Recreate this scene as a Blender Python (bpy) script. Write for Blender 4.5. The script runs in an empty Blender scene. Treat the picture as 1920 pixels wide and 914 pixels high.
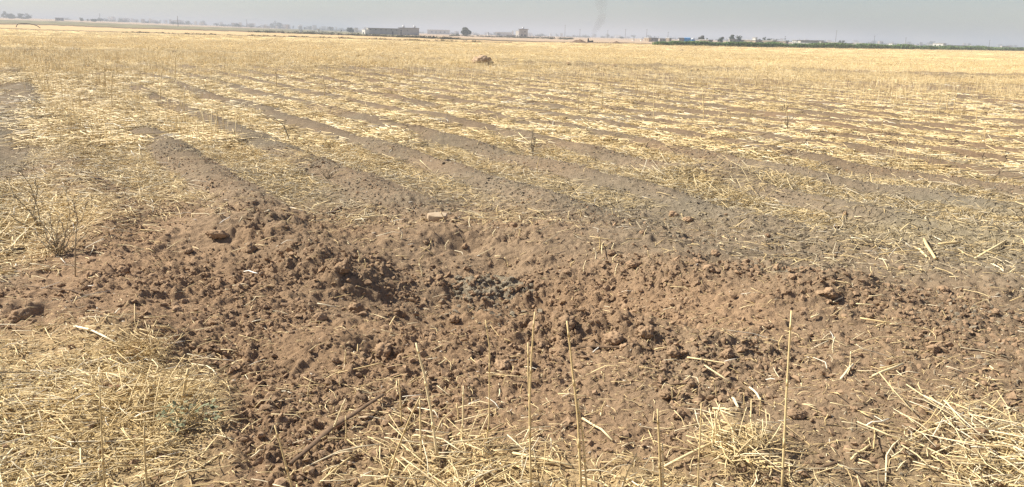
import bpy, math, random
import numpy as np
from mathutils import Vector, noise as mnoise

# ------------------------------------------------------------------ camera, world, sun, exposure
SC = bpy.context.scene
COL = SC.collection
F_PX, CX, CY, CAM_H = 1500.0, 960.0, 457.0, 1.30        # a 1920 px wide picture
HAZE = 0.0009            # haze density per metre
ROLL = math.atan(0.0235)
PITCH = math.atan(391.5 * math.cos(ROLL) / F_PX)
cF = np.array([0, math.cos(PITCH), -math.sin(PITCH)])
_R0 = np.array([1.0, 0, 0]); _U0 = np.array([0, math.sin(PITCH), math.cos(PITCH)])
cR = math.cos(ROLL) * _R0 + math.sin(ROLL) * _U0
cU = -math.sin(ROLL) * _R0 + math.cos(ROLL) * _U0

from mathutils import Matrix
cam_data = bpy.data.cameras.new('camera'); cam = bpy.data.objects.new('camera', cam_data); COL.objects.link(cam)
cam_data.sensor_width = 36.0; cam_data.lens = 36.0 * F_PX / 1920.0
cam_data.clip_start = 0.05; cam_data.clip_end = 20000
cam.matrix_world = Matrix(((cR[0], cU[0], -cF[0], 0), (cR[1], cU[1], -cF[1], 0), (cR[2], cU[2], -cF[2], CAM_H), (0, 0, 0, 1)))
SC.camera = cam

SUN_EL, SUN_AZ = math.radians(42), math.radians(-72)     # azimuth from +Y, negative = left
W = bpy.data.worlds.new('World'); SC.world = W; W.use_nodes = True
wn = W.node_tree; wn.nodes.clear()
sky = wn.nodes.new('ShaderNodeTexSky'); sky.sky_type = 'NISHITA'; sky.sun_disc = False
sky.sun_elevation = SUN_EL; sky.sun_rotation = SUN_AZ
sky.air_density = 1.0; sky.dust_density = 1.0; sky.ozone_density = 3.0; sky.altitude = 300
hs = wn.nodes.new('ShaderNodeHueSaturation'); hs.inputs['Saturation'].default_value = 0.7; hs.inputs['Hue'].default_value = 0.52
bg = wn.nodes.new('ShaderNodeBackground'); bg.inputs['Strength'].default_value = 0.062
wo = wn.nodes.new('ShaderNodeOutputWorld')
wn.links.new(sky.outputs[0], hs.inputs['Color']); wn.links.new(hs.outputs[0], bg.inputs[0]); wn.links.new(bg.outputs[0], wo.inputs[0])

sd = bpy.data.lights.new('sun', 'SUN'); sun = bpy.data.objects.new('sun', sd); COL.objects.link(sun)
sd.energy = 5.0; sd.angle = math.radians(0.5); sd.color = (1.0, 0.93, 0.80)
_dir = Vector((math.sin(SUN_AZ) * math.cos(SUN_EL), math.cos(SUN_AZ) * math.cos(SUN_EL), math.sin(SUN_EL)))
sun.rotation_euler = _dir.to_track_quat('Z', 'Y').to_euler()
SC.view_settings.view_transform = 'Standard'; SC.view_settings.look = 'None'
SC.view_settings.exposure = 0.84; SC.view_settings.gamma = 1.0
SC.render.engine = 'CYCLES'
SC.cycles.use_denoising = True
SC.cycles.denoising_prefilter = 'NONE'
SC.cycles.max_bounces = 5; SC.cycles.diffuse_bounces = 3; SC.cycles.volume_bounces = 1
SC.cycles.transparent_max_bounces = 6

rng = np.random.default_rng(11); random.seed(11)

# ------------------------------------------------------------------ maths helpers
def ss(a, b, x):
    t = np.clip((np.asarray(x, float) - a) / (b - a), 0, 1); return t * t * (3 - 2 * t)

def hsh(ix, iy, seed):
    a = (ix.astype(np.int64) * 374761393 + iy.astype(np.int64) * 668265263 + seed * 974634529) & 0xFFFFFFFF
    a = ((a ^ (a >> 13)) * 1274126177) & 0xFFFFFFFF
    a = ((a ^ (a >> 16)) * 2246822519) & 0xFFFFFFFF
    return ((a ^ (a >> 15)) & 0xFFFFFF) / float(0x1000000)

def vnoise(x, y, seed=0):
    ix = np.floor(x); iy = np.floor(y); fx = x - ix; fy = y - iy
    fx = fx * fx * (3 - 2 * fx); fy = fy * fy * (3 - 2 * fy)
    a = hsh(ix, iy, seed); b = hsh(ix + 1, iy, seed); c = hsh(ix, iy + 1, seed); d = hsh(ix + 1, iy + 1, seed)
    return (a * (1 - fx) + b * fx) * (1 - fy) + (c * (1 - fx) + d * fx) * fy

def fbm(x, y, seed=0, o=4):
    s = 0; a = 0.5; n = 0
    for k in range(o):
        s = s + a * vnoise(x, y, seed + k * 17); n += a; x = x * 2.03 + 5.1; y = y * 2.03 + 9.7; a *= 0.5
    return s / n

def domes(x, y, cell, seed, fill=0.8):
    """height of a layer of rounded, uneven lumps about one cell across"""
    ix = np.floor(x / cell); iy = np.floor(y / cell); out = np.zeros_like(x)
    for dx in (-1, 0, 1):
        for dy in (-1, 0, 1):
            jx = ix + dx; jy = iy + dy
            R = cell * (0.22 + 0.5 * hsh(jx, jy, seed + 3) ** 1.6)
            px = (jx + hsh(jx, jy, seed)) * cell; py = (jy + hsh(jx, jy, seed + 1)) * cell
            a = hsh(jx, jy, seed + 5) * 3.1416; ca = np.cos(a); sa = np.sin(a); e = 0.7 + 0.6 * hsh(jx, jy, seed + 6)
            qx = x - px; qy = y - py
            d2 = (((qx * ca + qy * sa) / e) ** 2 + ((qy * ca - qx * sa) * e) ** 2) / (R * R)
            on = hsh(jx, jy, seed + 2) < fill
            cut = 0.42 + 0.4 * hsh(jx, jy, seed + 7) + (qx * (hsh(jx, jy, seed + 8) - .5) + qy * (hsh(jx, jy, seed + 9) - .5)) * (2.4 / R)
            h = np.where(on, R * (0.55 + 0.55 * hsh(jx, jy, seed + 4)) * np.minimum(np.sqrt(np.clip(1 - d2, 0, 1)), np.maximum(cut, 0)), 0)
            out = np.maximum(out, h)
    return out

def proj(x, y, z=0.0):
    z = z - CAM_H
    d = np.maximum(y * cF[1] + z * cF[2], 1e-3)
    u = CX + F_PX * (x * cR[0] + y * cR[1] + z * cR[2]) / d
    v = CY - F_PX * (x * cU[0] + y * cU[1] + z * cU[2]) / d
    return u, v

def ray(u, v):
    d = cF + cR * (u - CX) / F_PX + cU * (CY - v) / F_PX
    return d

def table(u, v, xs, ys, T):
    T = np.asarray(T, float)
    fu = np.clip(np.interp(u, xs, np.arange(len(xs))), 0, len(xs) - 1.0001); fv = np.clip(np.interp(v, ys, np.arange(len(ys))), 0, len(ys) - 1.0001)
    iu = fu.astype(int); iv = fv.astype(int); fu = fu - iu; fv = fv - iv
    return (T[iv, iu] * (1 - fu) + T[iv, iu + 1] * fu) * (1 - fv) + (T[iv + 1, iu] * (1 - fu) + T[iv + 1, iu + 1] * fu) * fv

# ------------------------------------------------------------------ where straw and soil lie
TX = np.arange(13) * 160.0
TY = [100, 150, 200, 250, 300, 350, 400, 450, 500, 550, 600, 650, 700, 750, 800, 850, 914]
STRAW = [
 [.85, .95, .95, .95, .95, .95, .95, .95, .95, .95, .95, .95, .95],
 [.50, .90, .85, .82, .85, .90, .90, .88, .88, .90, .90, .90, .90],
 [.25, .88, .80, .72, .72, .76, .80, .78, .82, .82, .82, .85, .85],
 [.25, .88, .78, .70, .66, .66, .70, .72, .76, .72, .70, .70, .70],
 [.42, .95, .85, .85, .78, .76, .76, .76, .76, .74, .68, .66, .62],
 [.85, .95, .80, .80, .74, .70, .74, .68, .72, .80, .66, .60, .56],
 [.92, .78, .28, .28, .26, .22, .26, .24, .26, .42, .50, .54, .54],
 [.80, .40, .05, .05, .03, .04, .05, .06, .06, .12, .25, .35, .40],
 [.25, .10, .04, .03, .03, .04, .04, .04, .05, .06, .10, .15, .20],
 [.10, .06, .05, .03, .03, .03, .03, .04, .06, .06, .06, .10, .12],
 [.22, .12, .06, .03, .03, .03, .03, .04, .05, .06, .08, .12, .15],
 [.45, .42, .15, .04, .04, .05, .05, .05, .06, .10, .12, .14, .20],
 [.60, .75, .35, .06, .08, .08, .08, .08, .10, .12, .20, .22, .20],
 [.80, .95, .60, .06, .10, .15, .15, .12, .15, .15, .30, .36, .30],
 [.90, 1.0, .75, .08, .15, .25, .25, .15, .22, .30, .32, .60, .62],
 [.90, 1.0, .80, .10, .20, .35, .40, .25, .32, .50, .42, .70, .90],
 [.90, 1.0, .75, .15, .25, .40, .40, .35, .40, .60, .60, .80, 1.0]]
GY = [200, 260, 320, 380, 440, 500, 560, 640, 914]
GREY = [
 [.7, .5, .6, .6, .5, .5, .5, .5, .5, .4, .4, .4, .4],
 [.9, .5, .8, .8, .7, .6, .6, .6, .4, .3, .3, .3, .3],
 [.7, .3, .5, .55, .5, .5, .55, .6, .5, .5, .5, .4, .4],
 [.4, .3, .4, .5, .7, .7, .7, .8, .8, .8, .8, .8, .7],
 [.2, .1, .1, .1, .1, .1, .2, .4, .6, .8, .9, .9, .9],
 [.1, .0, .0, .0, .0, .1, .1, .1, .3, .5, .6, .7, .7],
 [.1, .0, .0, .0, .0, .2, .2, .0, .1, .2, .3, .4, .5],
 [.1, .1, .0, .0, .0, .0, .0, .0, .1, .2, .2, .3, .3],
 [.3, .3, .1, .0, .1, .1, .1, .1, .1, .2, .3, .3, .3]]
FD = math.radians(-33); FN = (math.cos(FD), -math.sin(FD))       # furrows run along azimuth -33 degrees

def furrow(x, y):
    s = x * FN[0] + y * FN[1]
    s = s + 0.12 * (fbm(x * 0.35, y * 0.35, 91, 2) - 0.5) + 0.10 * (vnoise(x * 1.7, y * 1.7, 92) - 0.5)
    return (0.5 + 0.5 * np.cos(2 * np.pi * (s - 0.53))) ** 1.4

def bund_v(u):      # the low soil bank across the field, by picture column
    return np.interp(u, [-400, 130, 330, 500, 720, 900, 1300, 1500, 1900, 2400], [84, 94, 101, 107.5, 117, 121.5, 134, 138.5, 149, 162])

def bund(u, v): return np.exp(-((v - bund_v(u)) / 2.6) ** 2) * ss(.30, .46, fbm(u / 45., u * 0 + 2, 14, 3))
def straw_density(x, y):
    u, v = proj(x, y)
    d = table(u, v, TX, TY, STRAW)
    f = furrow(x, y); r = np.hypot(x, y)
    w = ss(105, 150, v) * ss(470, 380, v) * (.55 + .45 * ss(120, 330, u))
    d = d * (1 - w * 0.96 * ss(0.26, 0.60, f + .18 * (fbm(x * 1.2, y * 1.2, 9, 3) - .5)))
    n = fbm(x * 1.1 + 3, y * 1.1, 7, 4)
    d = d * (0.55 + 1.05 * ss(0.30, 0.66, n))
    n2 = vnoise(x * 0.28, y * 0.9, 8)
    d = d * np.where(r > 9, 0.62 + 0.6 * ss(0.2, 0.6, n2), 1)
    d = d * (1 - .85 * ss(95, 40, u + 30 * (fbm(x, y, 19, 2) - .5)) * ss(130, 175, v) * ss(400, 330, v))
    d = d * (1 - 0.93 * bund(u, v)) * np.where(r > 26, .45 + .55 * ss(.33, .52, fbm(x * .05 + 4, y * .30, 64, 4)), 1)
    tuft = np.exp(-(((u - 1375) / 70) ** 2 + ((v - 845) / 42) ** 2)) + np.exp(-(((u - 250) / 110) ** 2 + ((v - 790) / 90) ** 2))
    return np.clip(d + 0.5 * tuft, 0, 1.1)

# lumpy mounds and hollows: u, v, radius across, radius along (m), height (m)
MOUNDS = [
 (910, 548, .24, .13, .07), (905, 555, .66, .52, -.22), (1080, 560, .45, .40, -.09), (760, 565, .35, .30, -.06), (1200, 585, .35, .3, -.05),
 (430, 450, .46, .32, .12), (560, 485, .36, .28, .07), (660, 520, .26, .22, .03), (330, 400, .5, .4, .07), (700, 590, .26, .18, .05),
 (780, 455, .34, .26, .09), (870, 470, .15, .10, -.07), (935, 492, .12, .10, -.05), (1010, 450, .35, .3, .08), (1180, 470, .45, .34, .08), (1300, 520, .4, .3, .07),
 (1340, 515, .12, .08, -.08), (1000, 620, .34, .16, .08), (1130, 615, .30, .15, .12), (1220, 640, .18, .12, .07), (900, 640, .30, .15, .04),
 (715, 660, .12, .08, -.09), (640, 650, .30, .18, .06), (1560, 560, .28, .16, .07), (1470, 575, .28, .18, .05), (1350, 660, .18, .12, .06),
 (490, 510, .14, .12, -.05), (40, 600, .22, .14, .07), (75, 605, .08, .07, -.09), (235, 515, .10, .08, -.06),
 (250, 760, .30, .20, .07), (1375, 850, .16, .10, .05), (400, 700, .35, .35, -.05), (1800, 820, .4, .3, .04), (1500, 800, .3, .2, .03),
 (1260, 345, .35, .2, .07), (1370, 350, .4, .2, .09), (230, 640, .2, .12, .05)]
_M = []
for (u, v, a, b, h) in MOUNDS:
    d = ray(u, v); t = -CAM_H / d[2]; _M.append((d[0] * t, d[1] * t, a, b, h))
ROUGH = [(450, 470, 150, 90, 1.0), (600, 520, 130, 80, 1.0), (860, 480, 110, 50, .8), (1110, 625, 140, 45, 1.0), (900, 540, 110, 45, .9),
         (700, 590, 170, 60, .7), (1350, 660, 90, 35, .6), (1560, 570, 80, 30, .8), (40, 600, 90, 40, .9), (720, 660, 90, 40, .7), (1000, 610, 90, 40, .8),
         (1340, 520, 60, 30, .7), (1500, 780, 120, 50, .7), (300, 560, 150, 80, .6), (1150, 750, 200, 70, .5)]
HILL = 0.0068

def base_z(x, y):
    r = np.hypot(x, y); az = np.degrees(np.arctan2(x, np.maximum(y, 1e-6)))
    az = np.where(y < 0, np.where(x < 0, -90, 90), az)
    return ss(-6, -33, az) * HILL * np.clip(r - 150, 0, 1400)

def macro_z(x, y):
    z = base_z(x, y); r = np.hypot(x, y); m = r < 90
    X, Y = x[m], y[m]; u, v = proj(X, Y); R = r[m]
    soil = ss(0.3, 0.1, table(u, v, TX, TY, STRAW))
    zz = furrow(X, Y) * 0.10 * (1 - 0.75 * soil * ss(330, 420, v)) * ss(60, 25, R) * ss(1.0, 3.0, R) * (1 - .6 * ss(560, 640, v))
    zz += 0.10 * (fbm(X * 0.5, Y * 0.5, 31, 3) - 0.5) + 0.05 * (fbm(X * 1.9, Y * 1.9, 32, 3) - 0.5)
    for (px, py, a, b, h) in _M:
        rr = ((X - px) / a) ** 2 + ((Y - py) / b) ** 2
        zz += h * np.exp(-rr)
    bb = np.exp(-((v - bund_v(u)) / 2.6) ** 2) * ss(10, 20, R)
    zz += 0.20 * bb * (0.3 + fbm(X * 2, Y * 2, 33, 3))
    z[m] += zz
    return z

def detail_z(x, y):
    out = np.zeros_like(x); r = np.hypot(x, y)
    m = r < 26
    X, Y, R = x[m], y[m], r[m]
    u, v = proj(X, Y)
    soil = ss(0.45, 0.10, table(u, v, TX, TY, STRAW))
    ro = np.zeros_like(X)
    for (a, b, c, d, e) in ROUGH: ro = np.maximum(ro, e * np.exp(-((u - a) / c) ** 2 - ((v - b) / d) ** 2))
    wx = X + 0.05 * (fbm(X * 9, Y * 9, 41, 3) - .5) + .016 * (vnoise(X * 45, Y * 45, 44) - .5)
    wy = Y + 0.05 * (fbm(X * 9, Y * 9, 43, 3) - .5) + .016 * (vnoise(X * 45, Y * 45, 45) - .5)
    amp = 0.55 + 0.45 * soil
    cl = ss(.34, .62, fbm(X * 2.6, Y * 2.6, 47, 3))                       # clusters of clods between dustier patches
    g = (0.42 + .58 * cl) * amp
    h = domes(wx, wy, 0.24, 50, .40) * (0.05 + 0.75 * ro) * amp * 0.45
    h += domes(wx, wy, 0.115, 51, .6) * (0.15 + 0.8 * ro) * g * 0.62
    h += domes(wy * 1.1, wx, 0.075, 55, .5) * (0.15 + 0.8 * ro) * g * 0.62
    n = R < 15
    k = np.zeros_like(X); q = g[n] * (0.6 + 0.4 * ro[n])
    k[n] = domes(wx[n], wy[n], 0.048, 52, .7) * q * 0.85
    rd = fbm(X[n] * 13, Y[n] * 13, 46, 4)
    k[n] += (0.050 * np.abs(rd - .5) + .026 * (rd - .5)) * amp[n]
    h += k
    n = R < 8
    k = np.zeros_like(X); q = amp[n] * (0.55 + 0.45 * cl[n])
    wx2 = wx[n] + .006 * (vnoise(X[n] * 120, Y[n] * 120, 48) - .5); wy2 = wy[n] + .006 * (vnoise(X[n] * 120, Y[n] * 120, 49) - .5)
    k[n] = domes(wx2, wy2, 0.026, 53, .8) * q * 0.95 + domes(wx2, wy2, 0.0145, 54, .85) * q * 1.1 * ss(6.5, 3.8, R[n])
    h += k
    out[m] = h
    return out

# ------------------------------------------------------------------ ground sheet (polar grid, finer near the viewpoint)
rs = [0.02, 0.4, 0.8, 1.1, 1.4, 1.6, 1.75]
while rs[-1] < 4600:
    r = rs[-1]
    rs.append(r + max(r * 0.0022, min(r * r * 0.8 / 1950, r * 0.018)))
rs = np.array(rs)
t_in = np.linspace(-0.74, 0.74, 790)
t_out = np.concatenate([np.linspace(0.74, math.pi, 40)[1:-1]])
th = np.concatenate([-t_out[::-1], t_in, t_out, [math.pi]])      # th[-1] closes the ring
th = np.concatenate([[-math.pi], th])
NR, NT = len(rs), len(th)
RR, TT = np.meshgrid(rs, th, indexing='ij')
GX = RR * np.sin(TT); GY_ = RR * np.cos(TT)
gx = GX.ravel(); gy = GY_.ravel()
gzm = macro_z(gx, gy)
gz = gzm + detail_z(gx, gy)
GZ = gz.reshape(NR, NT)

def Hxy(x, y):
    x = np.atleast_1d(np.asarray(x, float)); y = np.atleast_1d(np.asarray(y, float))
    fr = np.clip(np.interp(np.hypot(x, y), rs, np.arange(NR)), 0, NR - 1.001); ft = np.clip(np.interp(np.arctan2(x, y), th, np.arange(NT)), 0, NT - 1.001)
    ir = fr.astype(int); it = ft.astype(int); a = fr - ir; b = ft - it
    return (GZ[ir, it] * (1 - b) + GZ[ir, it + 1] * b) * (1 - a) + (GZ[ir + 1, it] * (1 - b) + GZ[ir + 1, it + 1] * b) * a

def H1(x, y): return float(Hxy(x, y)[0])

def at(u, v):
    """the point of the ground seen at picture position u, v"""
    d = ray(u, v); z = 0.0; p = None
    for _ in range(14):
        t = min((z - CAM_H) / d[2], 4000) if d[2] < 0 else 4000
        if t < 0: t = 4000
        p = d * t; zn = H1(p[0], p[1]); z = 0.5 * z + 0.5 * zn
    return Vector((p[0], p[1], H1(p[0], p[1])))

# albedo of the ground by place
def ground_albedo(x, y, z):
    u, v = proj(x, y, z); r = np.hypot(x, y); n = len(x)
    brown = np.array([.306, .206, .126]); grey = np.array([.222, .190, .138]); chaff = np.array([.70, .55, .28])
    g = table(u, v, TX, GY, GREY); g = np.clip(g + 0.7 * (fbm(x * 1.3, y * 1.3, 61, 4) - .5), 0, 1)
    ash = (.6 + .8 * fbm(x * 7, y * 7, 67, 3)) * np.exp(-((u - 915) / 75) ** 2 - ((v - 545) / 26) ** 2) * (r < 20)
    g = np.where(ash > .35, 1, g)
    c = brown + (grey - brown) * g[:, None]
    c = np.where((ash > .4)[:, None], np.array([.262, .220, .158]), c)
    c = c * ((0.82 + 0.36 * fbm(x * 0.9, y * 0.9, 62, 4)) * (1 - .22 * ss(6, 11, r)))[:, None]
    d = straw_density(x, y)
    near = ss(4, 16, r)
    k = np.clip(d * (0.6 + 0.35 * near) + 0.25 * (vnoise(x * 23, y * 23, 63) - .5) * d, 0, 1) * ss(0.10, 0.6, d)
    far = ss(25, 70, r)
    k = k * (1 - far) + far * np.clip((0.45 + .55 * ss(.30, .55, fbm(x * .05 + 4, y * .30, 64, 4))) * (1 - .9 * bund(u, v)), 0, 1)
    c = c + (chaff * (1 + .2 * far)[:, None] - c) * k[:, None]
    # bands beyond the field, by picture row
    big = r > 95
    L1 = np.interp(u, [-600, 0, 80, 130, 240, 480, 600, 760, 900, 960, 1040, 1180, 1240, 1320, 1420, 1600, 1780, 1920, 2500], [38, 54, 57, 58.5, 61.5, 68.5, 71.5, 76.5, 80, 80.6, 80.8, 82.2, 84.5, 86.5, 88.5, 91.5, 94, 96, 104])
    L2 = np.interp(u, [-600, 0, 60, 120, 240, 350, 480, 560, 640, 720, 800, 860, 960, 1040, 1180, 1240], [30, 46, 46.5, 48.5, 53.5, 56.2, 60.5, 63.5, 66, 69, 72, 74.5, 78, 79.6, 81.4, 83.8])
    OT = np.interp(u, [-600, 0, 120, 240, 350, 480, 560, 640, 700, 760, 900, 1040], [28, 37.5, 40.5, 45.5, 49.5, 53.5, 55, 57.5, 62, 67, 73.5, 79])
    jit = (fbm(u / 9.0, v * 0 + 1, 65, 3) - .5) * 1.2
    v2 = v + jit
    tan = np.array([.46, .345, .235]); olive = np.array([.205, .185, .105]); dirt = np.array([.17, .115, .075]); gold2 = np.array([.56, .41, .22])
    cc = np.tile(tan * 1.0, (n, 1))
    cc = np.where(((v2 > OT) & (u < 1040))[:, None], olive * (0.75 + .6 * fbm(u / 14., v / 1.6, 66, 3))[:, None], cc)
    cc = np.where(((v2 > L2 - 1.3))[:, None], dirt * 0.9, cc)
    cc = np.where(((v2 > L2 + .4))[:, None], gold2, cc)
    cc = np.where((v2 > L1 - 1.4)[:, None], dirt, cc)
    cc = np.where(((v2 > L1 - 1.4) & (u > 960) & (u < 1080))[:, None], gold2, cc)
    beyond = big & (v2 < L1)
    hid = (u > 1235) & (v2 < L1) & (v2 > L1 - 8) & big
    cc = np.where(hid[:, None], np.array([.14, .12, .065]), cc)
    c = np.where(beyond[:, None], cc, c)
    return c, np.where(beyond, 0, d)

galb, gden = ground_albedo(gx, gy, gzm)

def new_mesh(name, verts, faces=None, quads=None, mats=(), smooth=True):
    me = bpy.data.meshes.new(name)
    if quads is not None:
        nv, nf = len(verts), len(quads)
        me.vertices.add(nv); me.vertices.foreach_set('co', np.asarray(verts, np.float32).ravel())
        me.loops.add(nf * 4); me.loops.foreach_set('vertex_index', np.asarray(quads, np.int32).ravel())
        me.polygons.add(nf); me.polygons.foreach_set('loop_start', np.arange(0, nf * 4, 4, dtype=np.int32))
        me.update(calc_edges=True)
    else:
        me.from_pydata([tuple(v) for v in verts], [], faces); me.update()
    if smooth and len(me.polygons): me.polygons.foreach_set('use_smooth', np.ones(len(me.polygons), bool))
    for m in mats: me.materials.append(m)
    return me

def link(name, me, parent=None, loc=None):
    o = bpy.data.objects.new(name, me); COL.objects.link(o)
    if parent is not None: o.parent = parent
    if loc is not None: o.location = loc
    return o

def tag(o, label=None, cat=None, group=None, kind=None):
    for k, val in (('label', label), ('category', cat), ('group', group), ('kind', kind)):
        if val: o[k] = val
    return o

def mat(name, rgb, rough=.85, spec=.2):
    m = bpy.data.materials.new(name); m.use_nodes = True
    b = m.node_tree.nodes['Principled BSDF']; b.inputs['Base Color'].default_value = (*rgb, 1); b.inputs['Roughness'].default_value = rough
    b.inputs['Specular IOR Level'].default_value = spec
    return m

def noisy(name, c1, c2, scale=8, rough=.9, bump=0.0, bscale=60, bdist=.01, spec=.15, rand=0.0):
    m = mat(name, c1, rough, spec); nt = m.node_tree; b = nt.nodes['Principled BSDF']
    tc = nt.nodes.new('ShaderNodeTexCoord')
    n = nt.nodes.new('ShaderNodeTexNoise'); n.inputs['Scale'].default_value = scale; n.inputs['Detail'].default_value = 5
    mx = nt.nodes.new('ShaderNodeMix'); mx.data_type = 'RGBA'; mx.inputs['A'].default_value = (*c1, 1); mx.inputs['B'].default_value = (*c2, 1)
    cr = nt.nodes.new('ShaderNodeMapRange'); cr.inputs['From Min'].default_value = .32; cr.inputs['From Max'].default_value = .68
    nt.links.new(tc.outputs['Object'], n.inputs['Vector']); nt.links.new(n.outputs['Fac'], cr.inputs['Value']); nt.links.new(cr.outputs[0], mx.inputs['Factor'])
    out = mx.outputs['Result']
    if rand:
        oi = nt.nodes.new('ShaderNodeObjectInfo'); mr = nt.nodes.new('ShaderNodeMapRange'); mr.inputs['To Min'].default_value = 1 - rand; mr.inputs['To Max'].default_value = 1 + rand
        nt.links.new(oi.outputs['Random'], mr.inputs['Value'])
        vm = nt.nodes.new('ShaderNodeVectorMath'); vm.operation = 'SCALE'; nt.links.new(out, vm.inputs[0]); nt.links.new(mr.outputs[0], vm.inputs['Scale']); out = vm.outputs[0]
    nt.links.new(out, b.inputs['Base Color'])
    if bump:
        n2 = nt.nodes.new('ShaderNodeTexNoise'); n2.inputs['Scale'].default_value = bscale; n2.inputs['Detail'].default_value = 6; n2.inputs['Roughness'].default_value = .65
        bp = nt.nodes.new('ShaderNodeBump'); bp.inputs['Strength'].default_value = bump; bp.inputs['Distance'].default_value = bdist
        nt.links.new(tc.outputs['Object'], n2.inputs['Vector']); nt.links.new(n2.outputs['Fac'], bp.inputs['Height']); nt.links.new(bp.outputs[0], b.inputs['Normal'])
    return m

# ground material: albedo from the attribute, varied by noise, fine relief
MG = mat('earth', (.3, .2, .12), .95, .08); nt = MG.node_tree; pb = nt.nodes['Principled BSDF']
at_ = nt.nodes.new('ShaderNodeAttribute'); at_.attribute_name = 'alb'
tc = nt.nodes.new('ShaderNodeTexCoord')
def _tn(s, d=5, ro=.6):
    n = nt.nodes.new('ShaderNodeTexNoise'); n.inputs['Scale'].default_value = s; n.inputs['Detail'].default_value = d; n.inputs['Roughness'].default_value = ro
    nt.links.new(tc.outputs['Object'], n.inputs['Vector']); return n
n1 = _tn(14, 6, .7); mr = nt.nodes.new('ShaderNodeMapRange'); mr.inputs['From Min'].default_value = .3; mr.inputs['From Max'].default_value = .7; mr.inputs['To Min'].default_value = .8; mr.inputs['To Max'].default_value = 1.2
nt.links.new(n1.outputs['Fac'], mr.inputs['Value'])
vm = nt.nodes.new('ShaderNodeVectorMath'); vm.operation = 'SCALE'; nt.links.new(at_.outputs['Color'], vm.inputs[0]); nt.links.new(mr.outputs[0], vm.inputs['Scale'])
nt.links.new(vm.outputs[0], pb.inputs['Base Color'])
n3 = _tn(38, 5, .7); b0 = nt.nodes.new('ShaderNodeBump'); b0.inputs['Strength'].default_value = .7; b0.inputs['Distance'].default_value = .022
nt.links.new(n3.outputs['Fac'], b0.inputs['Height'])
n2 = _tn(130, 8, .75); b1 = nt.nodes.new('ShaderNodeBump'); b1.inputs['Strength'].default_value = 0.8; b1.inputs['Distance'].default_value = .008
nt.links.new(n2.outputs['Fac'], b1.inputs['Height'])
nt.links.new(b0.outputs[0], b1.inputs['Normal']); nt.links.new(b1.outputs[0], pb.inputs['Normal'])

idx = np.arange(NR * NT).reshape(NR, NT)
quads = np.stack([idx[:-1, :-1], idx[:-1, 1:], idx[1:, 1:], idx[1:, :-1]], -1).reshape(-1, 4)[:, ::-1]
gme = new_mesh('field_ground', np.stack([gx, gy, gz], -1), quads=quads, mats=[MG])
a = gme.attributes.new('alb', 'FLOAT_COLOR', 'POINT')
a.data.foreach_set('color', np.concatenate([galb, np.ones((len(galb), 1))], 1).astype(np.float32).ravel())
tag(link('field_ground', gme), kind='structure')

# ------------------------------------------------------------------ straw shapes
MS = mat('straw', (.7, .5, .24), .55, .35); nt = MS.node_tree; pb = nt.nodes['Principled BSDF']
ta = nt.nodes.new('ShaderNodeAttribute'); ta.attribute_name = 'tone'
oi = nt.nodes.new('ShaderNodeObjectInfo')
ad = nt.nodes.new('ShaderNodeMath'); ad.operation = 'MULTIPLY_ADD'; ad.inputs[1].default_value = .5
nt.links.new(oi.outputs['Random'], ad.inputs[0]); nt.links.new(ta.outputs['Fac'], ad.inputs[2])
rp = nt.nodes.new('ShaderNodeValToRGB'); e = rp.color_ramp.elements
e[0].position = 0.0; e[0].color = (.33, .235, .125, 1); e[1].position = 1.0; e[1].color = (.88, .83, .72, 1)
for p_, c_ in ((.18, (.50, .37, .18)), (.45, (.66, .505, .255)), (.75, (.78, .64, .37)), (.92, (.83, .74, .53))):
    q = e.new(p_); q.color = (*c_, 1)
nt.links.new(ad.outputs[0], rp.inputs[0]); nt.links.new(rp.outputs[0], pb.inputs['Base Color'])

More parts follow.
